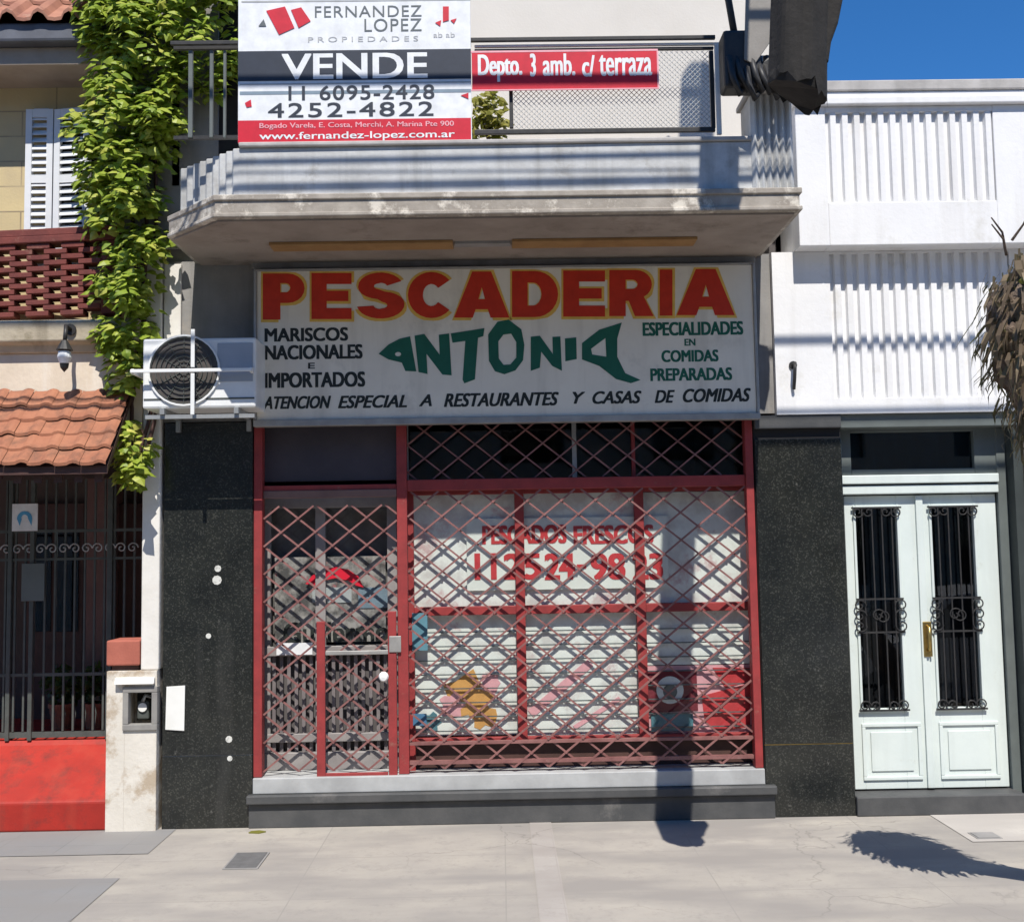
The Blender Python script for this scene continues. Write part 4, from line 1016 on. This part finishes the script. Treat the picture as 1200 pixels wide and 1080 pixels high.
MB().tube([(x, -.55, z_lip+.01), (x+.02, -.55, z-.1), (x-.02, -.55, z+.05)], .012, 6).build('stem', M['wood'], pp)
lathe([(0, z_lip+.001), (.1, z_lip+.001), (.13, z_lip+.2), (.11, z_lip+.2), (.1, z_lip+.17), (0, z_lip+.17)], x, -.55).build('pot', M['tile'], pp)

# ------------------------------------------------------------------ white house on the right
wh = thing('white_house', (3.5, 0, 0), 'white house with fluted parapet, dark granite pilaster and mint double doors', 'house')
wx0, wx1 = x_wr+.003, 7.5
yl2, yu2 = -.05, -.20
wz0, wz1 = UZ(1030, 484, yl2), UZ(1060, 287, yu2)
fx0, fx1 = UX(975, 390, yl2), UX(1187, 390, yl2)
fz0, fz1 = UZ(1070, 466, yl2), UZ(1070, 306, yl2)
m = MB().box(wx0, fx0, yl2, .3, wz0, wz1).box(fx1, wx1, yl2, .3, wz0, wz1).box(fx0, fx1, yl2, .3, wz0, fz0).box(fx0, fx1, yl2+.001, .3, fz1+.06, wz1)
lw = m.build('lower_wall', M['white_wall'], wh)
def flutes(x0, x1, y, z0, z1, n, d, top_open=True):
    pts = []
    for i in range(n):
        a = x0+(x1-x0)*i/n; s_ = (x1-x0)/n
        pts += [(a, y+d), (a+s_*.30, y+d), (a+s_*.42, y+.004), (a+s_*.88, y+.004)]
    pts += [(x1, y+d), (x1, .28), (x0, .28)]
    return MB().prism(pts, z0+.0005, z1)
flutes(fx0+.001, fx1-.001, yl2, fz0, fz1+.06, 15, .030).build('fluted_panel', M['white_wall'], lw)
# upper parapet
ux0 = UX(934, 200, yu2)
uz1 = UZ(1070, 124, yu2)
gx0, gx1 = UX(969, 190, yu2), UX(1166, 190, yu2)
gz0_, gz1_ = UZ(1070, 236, yu2), UZ(1070, 131, yu2)
m = MB().box(ux0, gx0, yu2, .3, wz1+.002, uz1).box(gx1, wx1, yu2, .3, wz1+.002, uz1).box(gx0, gx1, yu2, .3, wz1+.002, gz0_).box(gx0, gx1, yu2+.001, .3, gz1_, uz1)
up = m.build('parapet', M['white_wall'], wh, bevel=.006)
flutes(gx0+.001, gx1-.001, yu2, gz0_, gz1_-.0005, 14, .034).build('fluted_panel', M['white_wall'], up)
m = MB().box(ux0-.02, wx1, yu2-.04, .34, uz1+.001, uz1+.055).box(ux0+.0, wx1, yu2-.015, .32, uz1+.056, uz1+.10)
m.build('coping_moulding', M['white_wall'], up, bevel=.008)
MB().box(ux0+.05, wx1, yu2-.03, .34, uz1+.101, UZ(1080, 93, yu2-.03)).build('coping', M['coping'], up, bevel=.008)
x0, x1, z0, z1 = R(959, 56, 966, 97, .1); MB().box(x0, x1, .1, .16, UZ(1080, 93, yu2-.03)-.02, z1).build('roof_post', M['white_wall'], wh)
m = MB().box(wx0, wx0+.1, .31, 6, 0, uz1).box(wx1-.1, wx1, .31, 6, 0, uz1).box(wx0, wx1, 5.9, 6.0, 0, uz1).box(wx0+.1, wx1-.1, .32, 5.9, uz1-.4, uz1-.2).box(wx0+.1, wx1-.1, .5, 5.9, wz0+.05, wz0+.15).box(wx0+.1, wx1-.1, .7, 5.9, .01, .1)
m.build('inner_wall', M['interior'], wh)
# granite pilaster between the red gate and the doors
gpx1 = UX(993, 720, 0)
zg2 = UZ(945, 871, 0)
MB().box(xa1, gpx1, .0, .3, 0, wz0-.002).build('pilaster', M['dark'], wh)
MB().box(xa1+.004, gpx1-.002, -.022, -.002, 0, zg2-.003).build('granite_panel', M['granite'], wh, bevel=.003)
MB().box(xa1+.004, gpx1-.002, -.022, -.002, zg2+.003, UZ(945, 514, 0)).build('granite_panel', M['granite'], wh, bevel=.003)
MB().box(xa1+.004, gpx1-.002, -.016, -.001, zg2-.0028, zg2+.0028).build('joint', M['brass'], wh)
MB().box(xa1+.004, gpx1-.002, -.040, -.002, UZ(945, 502, 0), wz0-.003).build('granite_cap', M['step_stone'], wh, bevel=.004)
# doorway
yd2 = .13
dz0 = UZ(1090, 925, yd2)
rx1 = UX(1176, 740, yd2)
MB().box(gpx1+.001, rx1+.02, -.05, .6, 0, dz0).build('door_step', M['step_stone'], wh, bevel=.008)
MB().box(gpx1-.001, rx1+.1, -.02, yd2+.2, UZ(1080, 500, -.02), wz0-.002).build('lintel', M['grey_trim'], wh, bevel=.005)
tz0, tz1 = UZ(1075, 556, yd2), UZ(1075, 501, yd2)
m = MB().box(gpx1, UX(996, 530, yd2), yd2-.02, yd2+.06, tz0, tz1).box(UX(1140, 530, yd2), rx1+.06, yd2-.02, yd2+.06, tz0, tz1).box(UX(996, 530, yd2), UX(1140, 530, yd2), yd2-.021, yd2+.061, tz1-.03, tz1).box(UX(996, 530, yd2), UX(1140, 530, yd2), yd2-.021, yd2+.061, tz0, tz0+.04)
tr = m.build('transom', M['grey_trim'], wh, bevel=.004)
MB().box(UX(996, 530, yd2), UX(1140, 530, yd2), yd2+.02, yd2+.026, tz0+.04, tz1-.03).build('pane', M['door_glass'], tr)
m = MB().box(gpx1+.002, rx1-.005, yd2-.065, yd2+.06, UZ(1075, 566, yd2-.06), tz0-.002).box(gpx1+.002, rx1-.005, yd2-.05, yd2+.06, UZ(1075, 578, yd2-.06), UZ(1075, 568, yd2-.06))
m.build('door_head', M['mint'], wh, bevel=.006)
zt = UZ(1075, 580, yd2)
def door_leaf(pa, pb, ga, gb, hinge_left):
    """pa,pb leaf edges and ga,gb glass edges in photo pixels at door mid height"""
    x0, x1, gx0_, gx1_ = UX(pa, 740, yd2), UX(pb, 740, yd2), UX(ga, 740, yd2), UX(gb, 740, yd2)
    z0, z1 = dz0+.012, zt
    q0, q1 = UZ(1075, 829, yd2), UZ(1075, 594, yd2)
    m = MB().box(x0, gx0_, yd2, yd2+.05, z0, z1).box(gx1_, x1, yd2, yd2+.05, z0, z1).box(gx0_, gx1_, yd2+.0005, yd2+.0495, q1, z1).box(gx0_, gx1_, yd2+.0005, yd2+.0495, z0, q0)
    d = m.build('door_leaf', M['mint'], wh, bevel=.003)
    e = .018
    m = MB().box(gx0_-e, gx0_, yd2-.014, yd2-.0005, q0-e, q1+e).box(gx1_, gx1_+e, yd2-.014, yd2-.0005, q0-e, q1+e).box(gx0_, gx1_, yd2-.0135, yd2-.0005, q1, q1+e).box(gx0_, gx1_, yd2-.0135, yd2-.0005, q0-e, q0)
    m.build('bead', M['mint'], d, bevel=.004)
    a, c = z0+.06, UZ(1075, 846, yd2)
    xi0, xi1 = x0+.06, x1-.06
    m = MB().box(xi0, xi1, yd2-.012, yd2-.0005, c-.025, c).box(xi0, xi1, yd2-.012, yd2-.0005, a, a+.025).box(xi0, xi0+.025, yd2-.0118, yd2-.0005, a+.025, c-.025).box(xi1-.025, xi1, yd2-.0118, yd2-.0005, a+.025, c-.025).box(xi0+.06, xi1-.06, yd2-.008, yd2-.0005, a+.06, c-.06)
    m.build('door_panel', M['mint'], d, bevel=.005)
    MB().box(gx0_, gx1_, yd2+.02, yd2+.026, q0, q1).build('pane', M['door_glass'], d)
    m = MB(); yg = yd2-.02; gw = gx1_-gx0_
    for i in range(4):
        x = gx0_+gw*(.14+.24*i); m.box(x-.0045, x+.0045, yg-.0045, yg+.0045, q0, q1)
    def scroll(cx, cz, r, sx, sz):
        pts = []
        for j in range(16):
            a_ = j/15*math.pi*2.3; rr = r*(1-.75*j/15); pts.append((cx+sx*rr*math.cos(a_), yg-.008, cz+sz*rr*math.sin(a_)))
        m.tube(pts, .005, 6)
    for zz, sz in ((q0+.02, 1), (q1-.03, -1)):
        for sx, xx in ((1, gx0_+.01), (-1, gx1_-.01)): scroll(xx, zz, .042, sx, sz); scroll(xx+sx*.075, zz, .034, -sx, sz)
        m.box(gx0_-.03, gx1_+.03, yg-.006, yg+.006, zz-.03*sz-.006, zz-.03*sz+.006)
    zc = q0+(q1-q0)*.46
    for dz in (-.07, 0, .07):
        for sx, xx in ((1, gx0_+.0), (-1, gx1_-.0)): scroll(xx, zc+dz, .045, sx, 1 if dz >= 0 else -1)
    for dz in (-.115, .115): m.box(gx0_-.02, gx1_+.02, yg-.0055, yg+.0055, zc+dz-.006, zc+dz+.006)
    scroll((gx0_+gx1_)/2-.02, zc, .05, 1, 1); scroll((gx0_+gx1_)/2+.02, zc, .05, -1, -1)
    m.build('iron_grille', M['iron'], d)
    return d
dl = door_leaf(995, 1084, 1007.5, 1056, True)
dr2 = door_leaf(1085, 1174, 1097, 1146.5, False)
xm = UX(1082, 740, yd2); MB().box(xm-.02, xm+.03, yd2-.018, yd2-.0005, dz0+.015, zt-.003).build('cover_strip', M['mint'], dr2, bevel=.004)
x0, x1, z0, z1 = R(1082, 728, 1092, 769, yd2-.02)
hd = MB().box(x0, x1, yd2-.026, yd2-.0185, z0, z1).build('handle', M['brass'], dr2, bevel=.003)
MB().tube([((x0+x1)/2, yd2-.026, z1-.03), ((x0+x1)/2, yd2-.06, z1-.04), ((x0+x1)/2, yd2-.065, (z0+z1)/2), ((x0+x1)/2, yd2-.06, z0+.05), ((x0+x1)/2, yd2-.026, z0+.04)], .009, 8).build('grip', M['brass'], hd, smooth=True)
MB().box(gpx1+.002, rx1-.002, yd2+.4, yd2+.42, dz0, wz0).build('hall_wall', M['interior'], wh)
# right jamb and the wall beyond
MB().box(rx1-.003, rx1+.065, yd2-.03, .4, dz0-.1, UZ(1075, 500, -.02)-.002).build('door_frame', M['grey_trim'], wh, bevel=.005)
MB().box(rx1+.066, rx1+.13, -.01, .4, 0, UZ(1075, 500, -.02)-.002).build('reveal', pm('dark_green_reveal', (.05,.06,.057,1), (.035,.042,.04,1), 4, .6, .1), wh)
MB().box(rx1+.131, wx1, -.02, .3, 0, wz0-.003).build('brown_wall', pm('brown_stone_cladding', (.10,.082,.07,1), (.07,.057,.05,1), 4, .7, .3), wh)
x, z = U(929, 428, yl2)
hk = thing('wall_hook', (x, yl2, z), 'small rusty iron hook fixed to the bare white wall beside the shop sign', 'hook')
MB().tube([(x, yl2, z), (x, yl2-.06, z+.005), (x-.005, yl2-.07, z-.04), (x-.004, yl2-.05, z-.1), (x-.004, yl2-.02, z-.17)], .012, 8).build('rod', M['iron'], hk, smooth=True)
MB().disc(x, z, .028, yl2-.012, yl2-.0005, 12).build('plate', M['iron'], hk)

# ------------------------------------------------------------------ pole stub, junction box, cables, tree
M['pole'] = pm('weathered_dark_timber', (.016,.015,.014,1), (.03,.027,.025,1), 8, .9, .7, 30, streak=(.055,.05,.045,1), streak_amt=.6)
ypl = -3.0
zpb = UZ(955, 104, ypl)
pole = thing('pole_stub', (1.31, ypl, zpb), 'dark weathered timber pole stub with torn lower end hanging above the pavement', 'pole')
m = MB(); n = 40; rings = []
hh = [0, .08, .13, .25, .6, 1.2, 2.5, 4.0, 6.0]
vs_ = []
for h in hh:
    cx = 1.31+.066*h
    for k2 in range(n):
        a = 2*math.pi*k2/n
        r = .122*(1+.05*math.sin(3*a+h)+.03*math.sin(7*a))
        jag = 0 if h else -.02+.045*random.random() - (.07 if math.cos(a) > .35 else 0)+(.04 if math.cos(a) < -.4 else 0)
        vs_.append((cx+r*math.cos(a), ypl+r*math.sin(a), zpb+h+jag))
m.add(vs_, [(i*n+k2, i*n+(k2+1) % n, (i+1)*n+(k2+1) % n, (i+1)*n+k2) for i in range(len(hh)-1) for k2 in range(n)]+[tuple(range(n-1,-1,-1)), tuple(range((len(hh)-1)*n, len(hh)*n))])
m.build('shaft', M['pole'], pole)
q = [(938, 98), (946, 108), (953, 104), (957, 88), (963, 84), (966, 62), (974, 40), (982, 0), (996, -60), (960, -60), (948, 20)]
MB().prism_xz([U(a, b_, ypl+.05) for a, b_ in q[::-1]], ypl-.06, ypl+.07).build('split_slab', M['pole'], pole, bevel=.012)

for zz in (1.6, 3.2):
    cx = 1.31+.066*zz
    m = MB()
    for k2 in range(24):
        a, c = 2*math.pi*k2/24, 2*math.pi*(k2+1)/24; r0, r1 = .133, .139
        m.add([(cx+r*math.cos(t_), ypl+r*math.sin(t_), zpb+zz+h) for h in (0, .035) for r in (r0, r1) for t_ in (a, c)], [(0,1,3,2),(4,6,7,5),(2,3,7,6),(0,4,5,1)])
    m.build('band', M['iron'], pole)
# junction box on the end post
yj = -1.12
x0, x1, z0, z1 = R(846, 36, 890, 112, yj)
jb = thing('junction_box', ((x0+x1)/2, yj, z0), 'black cable junction box with grey cover plate on top of the balcony end post', 'junction box')
MB().box(x0, x1, yj-.06, yj+.1, z0+.03, z1-.02).build('box', M['iron'], jb, bevel=.02)
m = MB()
for i in range(9):
    xa = x0+.03+i*.045; zz = z0+.02+.03*math.sin(i*2.3)
    m.tube([(xa, yj-.05+.02*(i % 3), z0+.22+.04*math.sin(i)), (xa+.02, yj-.08, zz+.05), (xa+.06, yj-.05, zz-.03), (xa+.12, yj, zz+.05), (xa+.11, yj+.02, z0+.25)], .02, 7)
m.build('cable_loops', M['iron'], jb, smooth=True)
q = [(872, 70), (884, 76), (908, 42), (926, -8), (934, -60), (880, -60), (874, -8)]
MB().prism_xz([U(a, b_, yj-.07) for a, b_ in q[::-1]], yj-.075, yj-.061).build('cover_plate', pm('dull_grey_plate', (.27,.25,.225,1), (.2,.185,.165,1), 6, .6, .2), jb, bevel=.003)
q = [(884, 78), (926, 50), (960, 58), (962, 84), (956, 113), (938, 104), (915, 96), (889, 100)]
MB().prism_xz([U(a, b_, yj-.03) for a, b_ in q[::-1]], yj-.03, yj+.09).build('terminal_block', M['iron'], jb, bevel=.012)
x0, z0_ = U(862, 45, yj); x1, z1_ = U(846, -40, yj)
MB().tube([(x0, yj, z0_-.02), ((x0+x1)/2-.0, yj, (z0_+z1_)/2), (x1, yj+.02, z1_), (x1-.1, yj+.2, z1_+.8)], .022, 8).build('riser_cable', M['iron'], jb, smooth=True)
MB().box(UX(893, 100, -.95), UX(899, 100, -.95), -.96, -.93, z_post+.03, UZ(896, 66, -.95)).build('mast', M['steel'], jb)

for i, (py, rad) in enumerate(((187, .012), (203, .005), (217, .016))):
    zc = UZ(560, py, yb+.06)+(3.16-1.0)*1.55
    pts = [(x, ypl-.16, zc+.0004*(x-.3)**2-(.012 if i == 1 else 0)*(x-.3)) for x in [q_*1.5-24 for q_ in range(33)]]
    o = MB().tube(pts, rad, 8).build('overhead_cable', M['iron'], smooth=True)
    tag(o, ['upper black overhead cable of the three strung along the kerb', 'thin black overhead cable strung between the two thick ones', 'lowest and thickest black overhead cable along the kerb'][i], 'cable', 'overhead cables along the street')
zc = UZ(1070, 397, yl2)+(3.05-.05)*1.55
o = MB().tube([(x, ypl-.05, zc+.0009*(x-2)**2) for x in [q_*1.5-24 for q_ in range(33)]], .02, 8).build('overhead_cable', M['iron'], smooth=True)
tag(o, 'highest overhead cable, above the three strung along the kerb', 'cable', 'overhead cables along the street')

# pruned street tree leaning at the right edge
tr_ = thing('street_tree', (4.05, -2.5, 0), 'pruned street tree with shaggy brown bark leaning in at the right edge', 'tree')
M['bark'] = pm('rough_bark', (.22,.165,.125,1), (.085,.06,.048,1), 9, .95, .9, 22, lo=.4, hi=.62, bdist=.03, dirt=(.33,.30,.26,1), dscale=5, dlo=.56, dhi=.72)
def bark_tube(pts, rs, n=26, seed=0):
    P = [Vector(p) for p in pts]; fine = []; fr = []
    for i in range(len(P)-1):
        for j in range(6):
            t = j/6; fine.append(P[i].lerp(P[i+1], t)); fr.append(rs[i]+(rs[i+1]-rs[i])*t)
    fine.append(P[-1]); fr.append(rs[-1])
    b = MB().tube(fine, fr, n)
    out = []
    from mathutils import noise as mn
    for i, v in enumerate(b.v):
        c = fine[min(i//n, len(fine)-1)]; d = Vector(v)-c
        q_ = Vector((v[0]*9, v[1]*9, v[2]*3)); k2 = 1+.22*mn.noise(q_+Vector((seed, 0, 0)))+.16*mn.noise(q_*2.6)
        out.append(tuple(c+d*k2))
    b.v = out; return b
hx, hz_ = UX(1222, 420, -2.56), UZ(1215, 482, -2.56)
tk = bark_tube([(4.05, -2.5, 0), (3.75, -2.5, .5), (3.1, -2.52, 1.5), (hx+.1, -2.56, hz_-.12), (hx+.02, -2.56, hz_+.2), (hx, -2.56, hz_+.5), (hx+.05, -2.56, hz_+.66)], [.2, .12, .09, .13, .215, .215, .09]).build('trunk', M['bark'], tr_, smooth=True)
stubs = [((hx-.02, -2.58, hz_+.42), (hx-.10, -2.64, hz_+.66), .07), ((hx+.1, -2.6, hz_+.45), (hx+.2, -2.7, hz_+.75), .07), ((hx-.06, -2.6, hz_+.25), (hx-.22, -2.66, hz_+.38), .07)]
for i, (a, c, r) in enumerate(stubs):
    mid = (Vector(a)+Vector(c))/2+Vector((0, 0, .02)); bark_tube([a, mid, c], [r, r*.9, r*.6], 12, i*3+1).build('stub', M['bark'], tr_, smooth=True)
m = MB()
for (dx, dz, n2) in ((-.04, .58, 22), (.06, .62, 26), (-.1, .42, 8), (.0, .45, 16)):
    c = leaf_clump(hx+dx, -2.75, hz_+dz, .10, .1, .10, n2, .07); m.add(c.v, c.f)
m.build('leaves', M['dry_leaf'], tr_)
M['dry_sprout'] = foliage('dry_sprout', (.07,.05,.035,1), (.18,.13,.09,1), (.42,.33,.21,1), 6)
m = MB()
tv = [(v.co+ORIG['street_tree'], v.normal.copy()) for v in tk.data.vertices if v.co.z+0 > hz_-.35]
for i in range(1500):
    p, nn_ = random.choice(tv)
    p = p+Vector((random.uniform(-.05,.05), random.uniform(-.02,.02), random.uniform(-.06,.06)))
    L = random.uniform(.05, .17); wd = random.uniform(.004, .014); o_ = Vector((nn_.x, nn_.y, 0))
    t_ = Vector((-nn_.y, nn_.x, 0)).normalized() if o_.length > .05 else Vector((1,0,0))
    p = p+nn_*random.uniform(.0, .03); dz = Vector((random.uniform(-.35,.35), random.uniform(-.2,.2), -1))*L
    m.add([p-t_*wd, p+t_*wd, p+dz*.55+t_*wd*1.1+o_*.03, p+dz+o_*random.uniform(.0,.05), p+dz*.55-t_*wd*1.1+o_*.03], [(0,1,2,3,4)])
m.build('dry_foliage', M['dry_sprout'], tr_)
m = MB()
for i in range(7):
    a = random.uniform(-1.2, 1.2); x = hx-.15+random.uniform(-.1, .3); z = hz_+random.uniform(.3, .8)
    m.tube([(x, -2.7, z), (x+.04*math.sin(a), -2.75, z+.06), (x+.09*math.sin(a)-.02, -2.78, z+.12)], [.007, .005, .003], 5)
m.build('twigs', M['bark'], tr_)

# covers and litter on the pavement
def Gp(px, py):
    d = MC.to_3x3() @ Vector((px-CW/2, -(py-CH/2), -F)); t = -CAM.z/d.z; return CAM.x+d.x*t, CAM.y+d.y*t
def cover(q, mat, label, name='service_cover'):
    p = [Gp(*a) for a in q]
    x0, x1 = (p[0][0]+p[3][0])/2, (p[1][0]+p[2][0])/2; y0, y1 = p[2][1], p[0][1]
    t = thing(name, ((x0+x1)/2, (y0+y1)/2, .004), label, 'cover')
    MB().box(x0, x1, y0, y1, .0015, .007).build('frame', M['kerb'], t); MB().box(x0+.012, x1-.012, y0+.012, y1-.012, .0075, .011).build('lid', mat, t, bevel=.002)
cover([(274, 1000), (312, 1000), (306, 1018), (264, 1018)], pm('cast_iron_lid', (.15,.15,.15,1), (.11,.11,.11,1), 20, .6, .3, 120), 'small square dark grey service cover in the pavement before the shop')
cover([(1140, 976), (1168, 976), (1171, 983), (1138, 983)], M['kerb'], 'small pale service cover in the pavement before the mint doors')
x, y = Gp(301, 975)
tag(MB().prism([(x-.05, y-.02), (x+.02, y-.035), (x+.06, y), (x+.01, y+.03), (x-.04, y+.015)], .001, .008).build('dry_leaf', M['dry_leaf']), 'dry brown leaf lying on the pavement near the stone step', 'leaf')

# ------------------------------------------------------------------ across the street (unseen house, made tall to block sky light; fills the glass reflections)
ac_ = thing('sky_block_house', (0, -15, 0), 'unseen facing house across the street, made tall to block sky light', 'house')
yf = -15.2
m = MB(); zs = [(0, 0.9), (2.6, 3.6), (5.2, 6.4), (8.0, 9.6)]
xs = [(-20+i*3.2) for i in range(13)]
for z0, z1 in zs: m.box(-21, 21, yf-.3, yf, z0+.0005, z1)
for z0, z1 in ((.9, 2.6), (3.6, 5.2), (6.4, 8.0)):
    for x in xs: m.box(x-1.05, x+.85, yf-.29, yf-.001, z0, z1)
m.build('wall', M['plaster'], ac_)
MB().box(-21, 21, yf-.4, yf-.31, 0, 9.5).build('back_wall', M['dark'], ac_)
m = MB()
for z0, z1 in ((.9, 2.6), (3.6, 5.2), (6.4, 8.0)):
    for x in xs: m.box(x+.851, x+2.149, yf-.2, yf-.19, z0, z1)
m.build('windows', M['door_glass'], ac_)
MB().box(-21, 21, yf-.35, yf+.12, 9.601, 9.8).build('cornice', M['coping'], ac_)


# white car parked along the kerb to the right (its reflection shows in the door glass)
car = thing('parked_car', (5.3, -4.75, -.152), 'white hatchback car parked at the kerb right of the picture', 'car')
cx0, cy0, cz = 3.3, -4.75, -.152
side = [(0,.32),(.0,.62),(.12,.78),(.95,.92),(1.55,1.40),(2.2,1.46),(3.1,1.42),(3.75,1.0),(3.95,.9),(4.0,.4),(3.9,.28),(3.52,.28),(3.46,.50),(3.26,.64),(3.04,.64),(2.84,.50),(2.78,.26),(1.2,.26),(1.14,.50),(.94,.64),(.72,.64),(.52,.50),(.46,.28),(.1,.26)]
def taper(m):
    m.v = [(v[0], cy0+(v[1]-cy0)*(1-.30*max(0, v[2]-cz-.9)), v[2]) for v in m.v]; return m
m = MB().prism_xz([(cx0+a, cz+b_) for a, b_ in side][::-1], cy0-.82, cy0+.82)
taper(m).build('body', pm('car_white_paint', (.78,.79,.80,1), None, rough=.25, bump=0), car, bevel=.04)
for q in ([(1.12,.95),(1.62,1.36),(2.12,1.40),(2.12,.96)], [(2.2,.96),(2.2,1.405),(2.98,1.37),(3.4,1.02)]):
    for y0, y1 in ((cy0+.821, cy0+.826), (cy0-.826, cy0-.821)):
        taper(MB().prism_xz([(cx0+a, cz+b_) for a, b_ in q][::-1], y0, y1)).build('side_window', M['v_dark'], car)
MB().add([(cx0+.99,cy0-.72,cz+.965),(cx0+.99,cy0+.72,cz+.965),(cx0+1.52,cy0+.62,cz+1.39),(cx0+1.52,cy0-.62,cz+1.39)], [(0,1,2,3)]).build('windscreen', M['v_dark'], car)
for wx in (.83, 3.15):
    for y0, y1 in ((cy0+.62, cy0+.81), (cy0-.81, cy0-.62)):
        wl_ = MB().disc(cx0+wx, cz+.30, .30, y0, y1, 28).build('wheel', M['iron'], car, bevel=.02)
        MB().disc(cx0+wx, cz+.30, .19, y0-.004 if y0 < cy0 else y1-.004, y0+.002 if y0 < cy0 else y1+.004, 20).build('rim', M['steel'], wl_)
for y0 in (cy0-.7, cy0+.42): MB().box(cx0-.012, cx0+.02, y0, y0+.28, cz+.58, cz+.70).build('headlight', M['v_lgrey'], car, bevel=.01)
